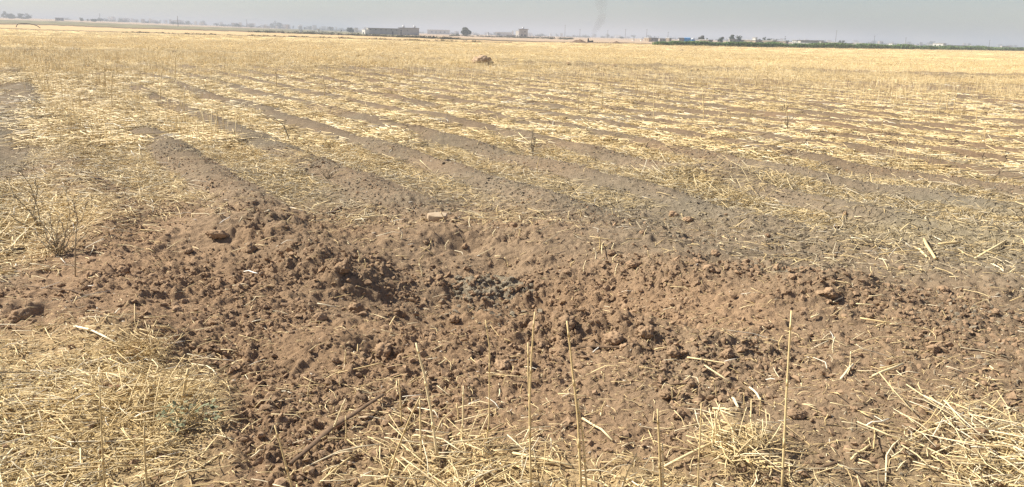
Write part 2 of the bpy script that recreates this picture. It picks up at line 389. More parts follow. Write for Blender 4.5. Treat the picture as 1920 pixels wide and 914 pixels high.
MSG = MS.copy(); MSG.name = 'dusty_straw'
for el, c_ in zip([n for n in MSG.node_tree.nodes if n.type == 'VALTORGB'][0].color_ramp.elements, ((.14, .11, .07), (.25, .20, .125), (.37, .305, .195), (.48, .405, .27), (.56, .49, .36), (.66, .62, .54))): el.color = (*c_, 1)
class MB:
    def __init__(s): s.v = []; s.f = []; s.t = []
    def tube(s, pts, rad, sides=4, tone=.25, flat=1.0):
        n0 = len(s.v); k = len(pts)
        if not hasattr(rad, '__len__'): rad = [rad] * k
        D_ = (Vector(pts[-1]) - Vector(pts[0])).normalized(); ref = Vector((0, 0, 1)) if abs(D_.z) < .75 else Vector((.92, .39, .02))
        for i, p in enumerate(pts):
            p = Vector(p); d = (Vector(pts[min(i + 1, k - 1)]) - Vector(pts[max(i - 1, 0)]))
            d = d.normalized() if d.length > 1e-9 else Vector((0, 0, 1))
            a = d.cross(ref).normalized(); b = d.cross(a)
            for j in range(sides):
                w = 2 * math.pi * j / sides + .4
                s.v.append(p + a * math.cos(w) * rad[i] + b * math.sin(w) * rad[i] * flat); s.t.append(tone)
        for i in range(k - 1):
            for j in range(sides):
                s.f.append((n0 + i * sides + j, n0 + i * sides + (j + 1) % sides, n0 + (i + 1) * sides + (j + 1) % sides, n0 + (i + 1) * sides + j))
        s.f.append(tuple(n0 + j for j in range(sides))[::-1]); s.f.append(tuple(n0 + (k - 1) * sides + j for j in range(sides)))
        return s
    def quad(s, a, b, c, d, tone=.5):
        n = len(s.v); s.v += [a, b, c, d]; s.t += [tone] * 4; s.f.append((n, n + 1, n + 2, n + 3)); return s
    def box(s, c, size, rz=0.0, top=1.0):
        n = len(s.v); ca, sa = math.cos(rz), math.sin(rz)
        for z in (-.5, .5):
            k = top if z > 0 else 1
            for x, y in ((-.5, -.5), (.5, -.5), (.5, .5), (-.5, .5)):
                X, Y = x * size[0] * k, y * size[1] * k
                s.v.append(Vector((c[0] + X * ca - Y * sa, c[1] + X * sa + Y * ca, c[2] + z * size[2]))); s.t.append(.5)
        s.f += [(n + 3, n + 2, n + 1, n), (n + 4, n + 5, n + 6, n + 7)] + [(n + i, n + (i + 1) % 4, n + 4 + (i + 1) % 4, n + 4 + i) for i in range(4)]
        return s
    def mesh(s, name, m, smooth=True):
        me = new_mesh(name, s.v, s.f, mats=[m], smooth=smooth)
        a = me.attributes.new('tone', 'FLOAT', 'POINT'); a.data.foreach_set('value', np.array(s.t, np.float32))
        return me

def rnd(a, b): return random.uniform(a, b)

def straw_pts(L, bend=.1, seg=3, rise=0.0):
    k = rnd(.35, .65); off = rnd(-bend, bend) * L; oz = rnd(0, bend * .6) * L
    pts = []
    for i in range(seg + 1):
        t = i / seg; w = 1 - abs(t - k) / max(k, 1 - k)
        pts.append(Vector(((t - .5) * L, off * w, oz * w + rise * t * L)))
    return pts

def source(name, meshes):
    c = bpy.data.collections.new(name)
    for i, me in enumerate(meshes):
        c.objects.link(bpy.data.objects.new('%s_%03d' % (name, i), me))
    return c

def scatter(name, pts, rot, scl, ids, coll, m, kind='stuff'):
    """one stuff object: small copies of the shapes in coll at the given points"""
    me = bpy.data.meshes.new(name); n = len(pts)
    me.vertices.add(n); me.vertices.foreach_set('co', np.asarray(pts, np.float32).ravel())
    a = me.attributes.new('rot', 'FLOAT_VECTOR', 'POINT'); a.data.foreach_set('vector', np.asarray(rot, np.float32).ravel())
    if np.ndim(scl) == 1: scl = np.repeat(np.asarray(scl)[:, None], 3, 1)
    a = me.attributes.new('scl', 'FLOAT_VECTOR', 'POINT'); a.data.foreach_set('vector', np.asarray(scl, np.float32).ravel())
    a = me.attributes.new('pick', 'INT', 'POINT'); a.data.foreach_set('value', np.asarray(ids, np.int32))
    me.materials.append(m); me.update()
    o = link(name, me)
    g = bpy.data.node_groups.new(name, 'GeometryNodeTree')
    g.interface.new_socket('Geometry', in_out='INPUT', socket_type='NodeSocketGeometry'); g.interface.new_socket('Geometry', in_out='OUTPUT', socket_type='NodeSocketGeometry')
    N = g.nodes.new; gi = N('NodeGroupInput'); go = N('NodeGroupOutput'); ip = N('GeometryNodeInstanceOnPoints'); ci = N('GeometryNodeCollectionInfo')
    ci.inputs['Collection'].default_value = coll; ci.inputs['Separate Children'].default_value = True; ci.inputs['Reset Children'].default_value = True
    def na(nm, t):
        x = N('GeometryNodeInputNamedAttribute'); x.data_type = t; x.inputs['Name'].default_value = nm; return x.outputs['Attribute']
    er = N('FunctionNodeEulerToRotation'); Lk = g.links.new
    Lk(na('rot', 'FLOAT_VECTOR'), er.inputs[0]); Lk(er.outputs[0], ip.inputs['Rotation']); Lk(na('scl', 'FLOAT_VECTOR'), ip.inputs['Scale']); Lk(na('pick', 'INT'), ip.inputs['Instance Index'])
    ip.inputs['Pick Instance'].default_value = True
    Lk(gi.outputs[0], ip.inputs['Points']); Lk(ci.outputs[0], ip.inputs['Instance']); Lk(ip.outputs[0], go.inputs[0])
    md = o.modifiers.new('scatter', 'NODES'); md.node_group = g
    o['kind'] = kind
    return o

# single straws: chaff, medium, long
singles = []
for i in range(8): singles.append(MB().tube(straw_pts(rnd(.018, .045), .15, 2), rnd(.0014, .0026), 3, rnd(.0, .55), .5).mesh('straw', MS))
for i in range(10): singles.append(MB().tube(straw_pts(rnd(.06, .14), rnd(.08, .28), 3), rnd(.0018, .0029), 4, rnd(.0, .5), rnd(.45, 1)).mesh('straw', MS))
for i in range(6): singles.append(MB().tube(straw_pts(rnd(.18, .32), rnd(.06, .2), 4), rnd(.0022, .0033), 4, rnd(.1, .5), rnd(.45, 1)).mesh('straw', MS))
for i in range(8):
    p_ = straw_pts(rnd(.07, .2), rnd(.1, .3), 4); w_ = rnd(.0022, .0042)
    singles.append(MB().tube(p_, [w_ * .7, w_, w_, w_ * .7, w_ * .2], 4, rnd(.0, .6), .10).mesh('straw', MS))
SINGLE = source('straw_shapes', singles)
def dusty(meshes, name):
    out = [me.copy() for me in meshes]
    for me in out: me.materials.clear(); me.materials.append(MSG)
    return source(name, out)
SINGLEG = dusty(singles, 'dusty_straw_shapes')
def scatter2(name, label, cat, pts, rot, scl, ids, c1, c2):
    u, v = proj(pts[:, 0], pts[:, 1]); g = table(u, v, TX, GY, GREY) * np.maximum(ss(265, 340, v), ss(95, 20, u) * ss(130, 200, v)) * .8 + .3 * ss(240, 300, v) * (fbm(pts[:, 0] * 1.6, pts[:, 1] * 1.6, 15, 3) - .5)
    k = rng.random(len(pts)) < g
    tag(scatter(name, pts[~k], rot[~k], scl[~k], ids[~k], c1, MS), label, cat)
    tag(scatter('dusty_' + name, pts[k], rot[k], scl[k], ids[k], c2, MSG), 'dusty grey part of the ' + label, cat)

def wedge(r1, r2, n, tw=0.78):
    t = rng.uniform(-tw, tw, n); r = np.sqrt(rng.uniform(r1 * r1, r2 * r2, n))
    return r * np.sin(t), r * np.cos(t)

def in_field(x, y):
    u, v = proj(x, y, base_z(x, y))
    L1 = np.interp(u, [-600, 0, 80, 130, 240, 480, 600, 760, 900, 960, 1040, 1180, 1240, 1320, 1420, 1600, 1780, 1920, 2500], [38, 54, 57, 58.5, 61.5, 68.5, 71.5, 76.5, 80, 80.6, 80.8, 82.2, 84.5, 86.5, 88.5, 91.5, 94, 96, 104])
    return v > L1 + .2

P = []; RO = []; SCL = []; ID = []
for (r1, r2, per) in ((1.6, 4.6, 3800), (4.6, 9.5, 4000)):
    n = int(.78 * (r2 * r2 - r1 * r1) * per); x, y = wedge(r1, r2, n); d = straw_density(x, y)
    k = rng.random(n) < d ** 1.25; x, y, d = x[k], y[k], d[k]; n = len(x)
    cls = rng.random(n); pl = .22 + .0 * d
    ids = np.where(cls < .38, rng.integers(0, 8, n), np.where(cls < .90, rng.integers(8, 18, n), rng.integers(18, 32, n)))
    lift = rng.random(n) ** 2 * .035 * np.clip(d, 0, 1)
    P.append(np.stack([x, y, Hxy(x, y) + .002 + lift], -1))
    yaw = np.where(rng.random(n) < .4, rng.normal(0.2, .5, n), rng.uniform(0, 6.28, n))
    RO.append(np.stack([rng.uniform(0, 6.28, n) * 0, rng.normal(0, .22, n), yaw], -1))
    SCL.append(rng.uniform(.5, .95, n) if r1 < 4 else rng.uniform(.8, 1.35, n)); ID.append(ids)
scatter2('straw_litter', 'loose straw and chaff strewn round the bare crater soil', 'straw', np.concatenate(P), np.concatenate(RO), np.concatenate(SCL), np.concatenate(ID), SINGLE, SINGLEG)

def clump(nlie, nstand, rad, hs=(.15, .3)):
    m = MB()
    for i in range(nlie):
        L = rnd(.10, .36); pts = straw_pts(L, .12, 2); a = rnd(0, 6.28); ca, sa = math.cos(a), math.sin(a); q = Vector((random.gauss(0, rad * .6), random.gauss(0, rad * .6), rnd(.0, .04))); p = rnd(-.2, .2)
        m.tube([Vector((v.x * ca - v.y * sa, v.x * sa + v.y * ca, v.z + v.x * p)) + q for v in pts], rnd(.0026, .0048), 3, rnd(0, .55))
    for i in range(nstand):
        b = Vector((random.gauss(0, rad * .6), random.gauss(0, rad * .6), 0)); h = rnd(*hs); le = Vector((random.gauss(0, .12), random.gauss(0, .12), 1)) * h
        m.tube([b, b + le * .5 + Vector((rnd(-.01, .01), 0, 0)), b + le], rnd(.0016, .0026), 3, rnd(0, .45))
    return m.mesh('straw_clump', MS)
_c1 = [clump(18, 0, .24) for i in range(7)]; CL1 = source('clump_shapes', _c1); CL1G = dusty(_c1, 'dusty_clump_shapes')
CL2 = source('wide_clump_shapes', [clump(28, 12, .45, (.08, .24)) for i in range(7)])
STB = source('stubble_shapes', [clump(0, 14, .22, (.14, .36)) for i in range(7)])

def clump_field(name, zones, coll, nshape, dens_pow=1.2):
    P = []; RO = []; SC_ = []
    for (r1, r2, per, s) in zones:
        n = int(.74 * (r2 * r2 - r1 * r1) * per); x, y = wedge(r1, r2, n, .74); d = straw_density(x, y)
        k = (rng.random(n) < d ** dens_pow) & in_field(x, y); x, y = x[k], y[k]
        P.append(np.stack([x, y, Hxy(x, y)], -1)); RO.append(np.stack([np.zeros(len(x)), np.zeros(len(x)), rng.uniform(0, 6.28, len(x))], -1)); SC_.append(rng.uniform(.8, 1.2, len(x)) * s)
    P = np.concatenate(P)
    if coll is CL1: return scatter2(name, 'mat of cut straw lying over the furrows behind the crater', 'straw', P, np.concatenate(RO), np.concatenate(SC_), rng.integers(0, nshape, len(P)), CL1, CL1G)
    return scatter(name, P, np.concatenate(RO), np.concatenate(SC_), rng.integers(0, nshape, len(P)), coll, MS)
o1 = clump_field('straw_mat', [(9.2, 14, 130, 1), (14, 24, 74, 1.05)], CL1, 7)
o2 = clump_field('field_straw', [(23, 45, 11, 1), (45, 90, 2.6, 1.15), (90, 270, .38, 1.4)], CL2, 7, 1.0)
tag(o2, 'golden straw covering the far stubble field', 'straw')
P = []; RO = []; S_ = []
for (r1, r2, per) in ((1.6, 4.6, 900), (4.6, 10, 420)):
    n = int(.78 * (r2 * r2 - r1 * r1) * per); x, y = wedge(r1, r2, n); u, v = proj(x, y)
    k = rng.random(n) < .25 + .6 * table(u, v, TX, GY, GREY) + .8 * ss(.2, .6, fbm(x * 1.4, y * 1.4, 77, 3)) * ss(560, 760, v); x, y = x[k], y[k]; n = len(x)
    P.append(np.stack([x, y, Hxy(x, y) + .002], -1)); RO.append(np.stack([np.zeros(n), rng.normal(0, .3, n), rng.uniform(0, 6.28, n)], -1)); S_.append(rng.uniform(.45, 1.0, n))
P = np.concatenate(P)
scatter2('chaff', 'fine chaff flecks scattered over the bare soil', 'chaff', P, np.concatenate(RO), np.concatenate(S_), rng.integers(0, 8, len(P)), SINGLE, SINGLEG)
# standing stubble: patches
P = []; RO = []; S_ = []
for (r1, r2, per) in ((9, 16, 7), (16, 40, 3.2), (40, 110, .35)):
    n = int(.74 * (r2 * r2 - r1 * r1) * per); x, y = wedge(r1, r2, n, .74); d = straw_density(x, y); u, v = proj(x, y)
    pn = fbm(x * .22 + 7, y * .22, 71, 3)
    left = ss(700, 250, u) * ss(250, 130, v)
    pr = np.clip(ss(.46, .66, pn) * .75 + .7 * left + .25 * ss(1000, 1500, u) * ss(300, 150, v), 0, 1) * ss(.2, .6, d)
    k = (rng.random(n) < pr) & in_field(x, y); x, y = x[k], y[k]
    P.append(np.stack([x, y, Hxy(x, y)], -1)); RO.append(np.stack([np.zeros(len(x)), np.zeros(len(x)), rng.uniform(0, 6.28, len(x))], -1)); S_.append(rng.uniform(.6, 1.25, len(x)))
P = np.concatenate(P)
o = scatter('standing_stubble', P, np.concatenate(RO), np.concatenate(S_), rng.integers(0, 7, len(P)), STB, MS)
tag(o, 'thin upright stubble stalks standing in patches over the straw field', 'stubble')

# ------------------------------------------------------------------ soil crumbs and clods
MSOIL = noisy('soil', (.295, .200, .123), (.38, .265, .170), 2.5, .95, .8, 9, .004, .05, .12)
MGREY = noisy('grey_soil', (.245, .205, .148), (.32, .272, .20), 2.5, .95, .8, 9, .004, .05, .1)
import bmesh
def lump(seed, sub=2, rough=.35, squash=.75, sc=1.0):
    bm = bmesh.new(); bmesh.ops.create_icosphere(bm, subdivisions=sub, radius=1.0)
    sx, sy = rnd(.8, 1.25), rnd(.8, 1.2); o = Vector((seed * 7.3, seed * 3.1, seed * 1.7))
    for v in bm.verts:
        p = v.co.copy()
        n = mnoise.fractal(p * 1.1 + o, .7, 2.2, 4) * rough + (abs(mnoise.noise(p * 2.3 + o)) - .2) * rough * .9
        if sub > 3: n += (mnoise.noise(p * 5.5 + o) * .5 + abs(mnoise.noise(p * 11 + o)) * .55 + mnoise.noise(p * 22 + o) * .2) * .26
        v.co = Vector((p.x * sx, p.y * sy, p.z * squash)) * (1 + n) * sc
    me = bpy.data.meshes.new('soil_clod'); bm.to_mesh(me); bm.free()
    me.polygons.foreach_set('use_smooth', np.ones(len(me.polygons), bool))
    return me
crumbs = []
for i in range(8):
    me = lump(i + 1, 1, .75, .62, 1.0); me.polygons.foreach_set('use_smooth', np.zeros(len(me.polygons), bool)); me.materials.append(MSOIL); crumbs.append(me)
CR = source('crumb_shapes', crumbs)
P = []; S_ = []
for (r1, r2, per, smin, smax) in ((1.6, 4.6, 3700, .0025, .0155), (4.6, 9, 1300, .003, .012)):
    n = int(.78 * (r2 * r2 - r1 * r1) * per); x, y = wedge(r1, r2, n); d = straw_density(x, y)
    k = rng.random(n) < (0.15 + 0.85 * ss(.5, .1, d)) * (0.22 + 1.0 * ss(.36, .66, fbm(x * 2.6, y * 2.6, 47, 3))); x, y = x[k], y[k]
    s = smin * (smax / smin) ** (rng.random(len(x)) ** 2.7)
    P.append(np.stack([x, y, Hxy(x, y) + s * .25], -1)); S_.append(s)
P = np.concatenate(P); S_ = np.concatenate(S_); n = len(P)
u, v = proj(P[:, 0], P[:, 1]); gk = table(u, v, TX, GY, GREY) + .5 * (rng.random(n) - .5) + .9 * np.exp(-((u - 915) / 80) ** 2 - ((v - 545) / 28) ** 2) > .5
crg = [me.copy() for me in crumbs]
for me in crg: me.materials.clear(); me.materials.append(MGREY)
CRG = source('grey_crumb_shapes', crg)
for nm, k, cl, m, lb in (('soil_crumbs', ~gk, CR, MSOIL, 'loose crumbs of brown soil thrown over the ground'), ('grey_crumbs', gk, CRG, MGREY, 'loose crumbs of grey soil beyond the crater')):
    q = int(k.sum()); tag(scatter(nm, P[k], np.stack([rng.normal(0, .45, q), rng.normal(0, .45, q), rng.uniform(0, 6.28, q)], -1), S_[k][:, None] * rng.uniform(.65, 1.45, (q, 3)), rng.integers(0, 8, q), cl, m), lb, 'soil')
#PART2
# ------------------------------------------------------------------ soil clods and stones that stand out
CLODS = [lump(40 + i, 4, .42, .74) for i in range(9)]
for me in CLODS: me.materials.append(MSOIL)
CLODG = [me.copy() for me in CLODS[:3]]
for me in CLODG: me.materials.clear(); me.materials.append(MGREY)
def clod(u, v, w, label, group=None, meshes=CLODS, sink=.25, sz=1.0):
    p = at(u, v); s = (p - Vector((0, 0, CAM_H))).dot(Vector(cF)) / F_PX * w * .31
    o = link('soil_clod', random.choice(meshes)); o.location = (p.x, p.y, p.z + s * (.75 - sink * 1.6) * sz)
    o.scale = (s, s * rnd(.8, 1.15), s * sz * rnd(.8, 1.05)); o.rotation_euler = (rnd(-.25, .25), rnd(-.25, .25), rnd(0, 6.28))
    return tag(o, label, 'soil clod', group)
for (u, v, w, lb) in [
 (640, 508, 52, 'large rounded brown clod on the left mound, straw root hanging from its shaded right side'),
 (38, 597, 48, 'broad brown clod at the left edge of the frame just above the straw heap'),
 (412, 445, 46, 'brown clod at the top of the left mound, nearest the straw'),
 (470, 470, 40, 'brown clod just right of the top of the left mound'),
 (1187, 500, 34, 'brown clod on the far slope of the crater, beyond the grey ash patch'),
 (718, 663, 58, 'brown clod sitting in the dark hollow below the crater'),
 (1362, 668, 40, 'brown clod with a pale straw lying just left of it'),
 (1262, 662, 36, 'brown clod at the right end of the buried brown stick'),
 (1556, 562, 34, 'jagged brown clod heap standing on the right of the crater'),
 (1486, 522, 22, 'small round brown clod alone on the smooth right slope'),
 (943, 690, 44, 'brown clod between the tall stalks in the middle foreground'),
 (1248, 744, 36, 'brown clod with a sharp shadow, in front of the crater right of the tall stalks'),
 (1272, 781, 34, 'pale tan clod beside a thin stalk in the foreground'),
 (1492, 782, 42, 'brown clod touching the base of the tallest right stalk'),
 (1838, 822, 52, 'brown clod lying in the straw at the lower right corner'),
 (1748, 660, 34, 'brown clod on the right slope below the pale split straw'),
 (1150, 640, 52, 'knobbly brown clod on the rim in front of the crater'),
 (1213, 628, 46, 'brown clod at the right end of the front crater rim'),
 (1063, 612, 52, 'brown clod next to the tip of the tall middle stalk'),
 (600, 600, 40, 'brown clod at the left foot of the crater floor'),
 (668, 582, 44, 'brown clod below the large rounded clod'),
 (232, 512, 30, 'brown clod with dry roots sticking out, left of the mound'),
 (172, 492, 20, 'small smooth clod at the foot of the dry bare stem'),
 (1005, 618, 42, 'brown clod behind the pair of tall middle stalks'),
 (852, 602, 30, 'brown clod in front of the grey ash patch'),
 (1330, 508, 30, 'brown clod above the dark hollow right of the crater'),
 (250, 668, 40, 'brown clod half buried under the straw heap on the left')]:
    clod(u, v, w, lb)
MLIGHTENED = noisy('lightened_clod', (.40, .29, .19), (.48, .36, .25), 2.5, .95, .8, 9, .004, .05)  # soil colour lightened to offset the big far clod's backlit shade
LIGHTENED = [me.copy() for me in CLODS[:3]]
for me in LIGHTENED: me.materials.clear(); me.materials.append(MLIGHTENED)
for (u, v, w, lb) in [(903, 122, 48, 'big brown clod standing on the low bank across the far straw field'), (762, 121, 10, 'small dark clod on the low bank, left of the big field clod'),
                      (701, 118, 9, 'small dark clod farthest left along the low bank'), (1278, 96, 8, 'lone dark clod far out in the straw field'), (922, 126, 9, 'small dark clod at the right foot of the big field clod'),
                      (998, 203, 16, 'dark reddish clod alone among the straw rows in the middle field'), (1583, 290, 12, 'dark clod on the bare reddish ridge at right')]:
    clod(u, v, w, lb, None, LIGHTENED if w > 20 else CLODS, sink=.22, sz=1.1)
for i in range(46):
    u = rnd(120, 1900); v = float(bund_v(u)) + rnd(-2.5, 2.5)
    if bund(np.array([u]), np.array([v]))[0] > .25: clod(u, v, rnd(5, 11), 'small dark clod along the low soil bank across the far straw field', 'small clods along the low bank', sink=.2, sz=1.1)
k = 0
while k < 110:
    u, v = rnd(20, 1900), rnd(400, 880); p = at(u, v)
    if straw_density(np.array([p.x]), np.array([p.y]))[0] > .22: continue
    k += 1
    clod(u, v, 10 + 16 * random.random() ** 2, 'small brown clod lying loose among many on the churned crater soil', 'small clods on the churned soil')
for i in range(60):
    a = rnd(0, 6.28); r = random.random() ** .6
    clod(915 + 88 * r * math.cos(a), 543 + 28 * r * math.sin(a), rnd(6, 19), 'clod in the greyish crumbly patch on the crater floor', 'grey clods of the ash patch', random.choice([CLODG, CLODG, CLODS]), .35)

# flat stone on the far crater slope
MSTONE = noisy('pale_stone', (.50, .40, .28), (.40, .30, .20), 25, .85, .5, 90, .004)
p = at(819, 417); s = p.y / F_PX
bm = bmesh.new()
top = [(-18, 7), (-17, -3), (-6, -8), (8, -8), (17, -4), (21, 6), (4, 10)]; bot = [(-16, 6), (-14, -3), (-4, -6), (8, -6), (14, -2), (16, 6), (3, 8)]
tv = [bm.verts.new((x * s, y * s * 1.6, (17 + rnd(-.5, .5)) * s)) for x, y in top]; mv = [bm.verts.new((x * s * 1.03, y * s * 1.62, 8 * s)) for x, y in top]; bv = [bm.verts.new((x * s, y * s * 1.5, -4 * s)) for x, y in bot]
bm.faces.new(tv); bm.faces.new(bv[::-1])
for A, B in ((tv, mv), (mv, bv)):
    for i in range(7): bm.faces.new((A[i], B[i], B[(i + 1) % 7], A[(i + 1) % 7]))
bmesh.ops.recalc_face_normals(bm, faces=bm.faces)
bmesh.ops.bevel(bm, geom=bm.edges[:], offset=1.1 * s, segments=2, affect='EDGES')
me = bpy.data.meshes.new('stone'); bm.to_mesh(me); bm.free(); me.materials.append(MSTONE)
o = link('stone', me, loc=p + Vector((0, 0, -.2 * s))); o.rotation_euler = (.14, .03, .22)
tag(o, 'flat pale stone lying on the brown soil behind the crater', 'stone')

# ------------------------------------------------------------------ sticks, dark stems
def world_pt(u, v, depth_p):
    """point on the sight line u, v at the same distance in front of the viewer as depth_p"""
    d = ray(u, v); D = (Vector(depth_p) - Vector((0, 0, CAM_H))).dot(Vector(cF))
    return Vector((0, 0, CAM_H)) + Vector(d) * D
MSTICK = noisy('weathered_wood', (.20, .135, .085), (.12, .08, .05), 40, .8, .4, 120, .003)
MDARK = noisy('dark_wood', (.045, .034, .026), (.09, .065, .045), 40, .8, .4, 120, .003)
MRED = noisy('reddish_bark', (.23, .12, .07), (.15, .085, .05), 40, .8, .4, 120, .003)
MPALE = noisy('pale_bark', (.52, .40, .25), (.40, .29, .18), 40, .8, .4, 120, .003)
def stick(name, uvs, wpx, m, label, cat='stick', flat=.5, lift=.004, sides=6):
    P = [at(u, v) for u, v in uvs]; pts = []
    for i in range(len(P) - 1):
        for t in (0, .34, .67): pts.append(P[i].lerp(P[i + 1], t))
    pts.append(P[-1])
    s = P[0].y / F_PX * wpx * .5
    pts = [p + Vector((rnd(-.2, .2) * s, rnd(-.2, .2) * s, lift + s * .4)) for p in pts]
    lo = [Vector(p) for p in pts]; c = lo[0].copy()
    zl = np.linspace(lo[0].z, lo[-1].z, len(lo))
    for q, z in zip(lo, zl): q.z = max(q.z * .35 + z * .65, H1(q.x, q.y) + .3 * s)
    rad = [s * (1 - .35 * abs(2 * i / (len(lo) - 1) - 1) ** 3) * rnd(.9, 1.08) for i in range(len(lo))]
    o = link(name, MB().tube([q - c for q in lo], rad, sides, .3, flat).mesh(name, m), loc=c)
    return tag(o, label, cat)
stick('flat_stem', [(545, 882), (625, 815), (720, 750)], 15, MSTICK, 'long flat dark brown stem lying slantwise on the soil in the foreground', 'stem', .35, .018)
stick('bark_strip', [(570, 834), (610, 818), (648, 795)], 12, MRED, 'thin reddish bark strip tucked under the long flat stem', 'bark strip', .3)
stick('bark_strip', [(516, 757), (553, 750)], 9, MPALE, 'short pale bark strip lying on smooth soil left of the flat stem', 'bark strip', .3)
stick('stick', [(1078, 656), (1110, 655), (1150, 658), (1206, 655)], 9, MSTICK, 'brown stick half buried across the front rim of the crater')
stick('stick', [(418, 213), (440, 212), (461, 211)], 5, MDARK, 'straight black stick lying on the straw in the upper left field')
stick('stick', [(830, 309), (854, 304)], 7, MDARK, 'short black stick on the grey straw ridge above the crater')
stick('stick', [(0, 474), (48, 470)], 11, MDARK, 'thick dark stick at the left edge beneath the dry weed')
stick('stick', [(621, 402), (640, 390)], 9, MSTICK, 'short dark stub lying on the slope left of the pale stone')
stick('stick', [(825, 885), (842, 808)], 10, MSTICK, 'dark split twig leaning among the straw in the middle foreground')
stick('stick', [(1530, 882), (1572, 870)], 9, MSTICK, 'dark twig in the chaff at the foot of the tallest right stalk')
stick('stick', [(40, 538), (110, 548), (190, 562)], 5, MSTICK, 'thin bent brown twig on the dark soil at left')
stick('stick', [(150, 700), (202, 672)], 8, MSTICK, 'grey brown twig lying at the upper edge of the straw heap')
stick('stick', [(205, 730), (258, 728)], 13, MRED, 'short reddish dark bark piece sticking out of the straw heap')
stick('stick', [(1255, 724), (1298, 722)], 8, MSTICK, 'brown twig lying beside a clod right of the tall stalks')
stick('stick', [(1497, 536), (1562, 522)], 5, MSTICK, 'long thin brown twig on the smooth slope at right')
stick('stick', [(1535, 432), (1580, 428)], 9, MSTICK, 'grey brown twig on the grey straw slope at right')

# ------------------------------------------------------------------ tall stubble stalks in the foreground
def stalk(uvs, wpx, label, tone=.3, name='stubble_stalk', lean=0.0, group=None):
    u0, v0 = uvs[0]
    b = at(min(max(u0, -80), 2000), v0)
    pts = [b + Vector((0, 0, -.01))] + [world_pt(u, v, b + Vector((0, lean * i / max(1, len(uvs) - 2), 0))) for i, (u, v) in enumerate(uvs[1:])]
    s = (b.y) / F_PX * wpx * .5
    full = []; rad = []
    for i in range(len(pts) - 1):
        for t in (0, .33, .66): full.append(pts[i].lerp(pts[i + 1], t) + Vector((rnd(-.2, .2) * s, rnd(-.2, .2) * s, 0)))
    full.append(pts[-1]); n = len(full)
    rad = [s * (1.0 - .32 * i / (n - 1)) for i in range(n)]
    m = MB().tube([p - b for p in full], rad, 6, tone)
    for i in range(2, n - 1, 3):                                   # a node with its sheath
        m.tube([full[i] - b, full[i] - b + (full[i + 1] - full[i]) * .35], [rad[i] * 1.3, rad[i] * 1.12], 6, tone - .12)
    o = link(name, m.mesh(name, MS), loc=b)
    return tag(o, label, 'straw stalk', group)
for uvs, w, lb in [
 ([(1466, 930), (1472, 790), (1478, 690), (1484, 583)], 6.0, 'tallest straw stalk, standing alone at right with a slight bend'),
 ([(996, 930), (993, 760), (996, 670), (1003, 585)], 5.0, 'tall straw stalk of the middle pair, the higher one'),
 ([(995, 800), (991, 720), (990, 643)], 4.2, 'shorter stalk of the middle pair, touching the higher one'),
 ([(1091, 930), (1084, 790), (1073, 690), (1063, 602)], 6.0, 'tall straw stalk leaning left, just right of the middle pair'),
 ([(1102, 930), (1094, 830), (1083, 748)], 4.6, 'short stalk rising beside the base of the left leaning stalk'),
 ([(822, 862), (808, 770), (795, 700), (780, 643)], 6.0, 'thick straw stalk leaning left, in the middle left foreground'),
 ([(911, 838), (917, 790), (918, 650), (910, 600)], 3.6, 'thin pale stalk with a bent tip left of the middle pair'),
 ([(865, 842), (868, 780), (869, 724)], 4.0, 'short stalk between the thick leaning stalk and the thin pale one'),
 ([(1240, 930), (1237, 850), (1233, 767)], 6.6, 'thick broken off stalk standing right of centre in the foreground'),
 ([(1244, 930), (1243, 880), (1242, 832)], 4.6, 'low stalk against the thick broken off stalk'),
 ([(1308, 930), (1312, 830), (1315, 757)], 4.4, 'straight pale stalk left of the straw tuft'),
 ([(790, 872), (788, 800), (787, 744)], 4.4, 'short upright stalk beside the thick leaning stalk'),
 ([(718, 925), (742, 850), (766, 790), (786, 747)], 5.0, 'long slanting stalk rising to the right toward the thick leaning stalk'),
 ([(552, 925), (533, 860), (515, 798)], 5.0, 'bent stalk crossing the lower end of the flat brown stem'),
 ([(336, 768), (345, 730), (353, 692)], 8.0, 'short thick white stalk at the right edge of the straw heap'),
 ([(1333, 838), (1340, 800), (1350, 758)], 4.4, 'stalk at the left of the straw tuft, leaning inward'),
 ([(1343, 842), (1343, 805), (1340, 772)], 4.2, 'middle upright stalk of the straw tuft'),
 ([(1362, 840), (1352, 800), (1344, 770)], 4.0, 'stalk at the right of the straw tuft, leaning left'),
 ([(1384, 825), (1392, 790), (1400, 764)], 3.2, 'curved thin stalk right of the straw tuft'),
 ([(1160, 930), (1177, 885), (1194, 851)], 4.4, 'slanting pale stalk at the bottom between the leaning and broken stalks'),
 ([(617, 820), (632, 785), (648, 748)], 4.0, 'pale stalk poking over the flat brown stem'),
 ([(648, 825), (649, 805), (648, 780)], 3.4, 'stubby stalk in front of the flat brown stem'),
 ([(753, 800), (751, 750), (748, 712)], 3.6, 'thin stalk just left of the short upright stalk'),
 ([(196, 925), (192, 840), (186, 725)], 4.2, 'thin stalk standing in the straw heap at the lower left'),
 ([(276, 925), (272, 860), (270, 800)], 5.0, 'straight golden stalk standing in the right half of the straw heap')]:
    stalk(uvs, w, lb, rnd(.15, .4))
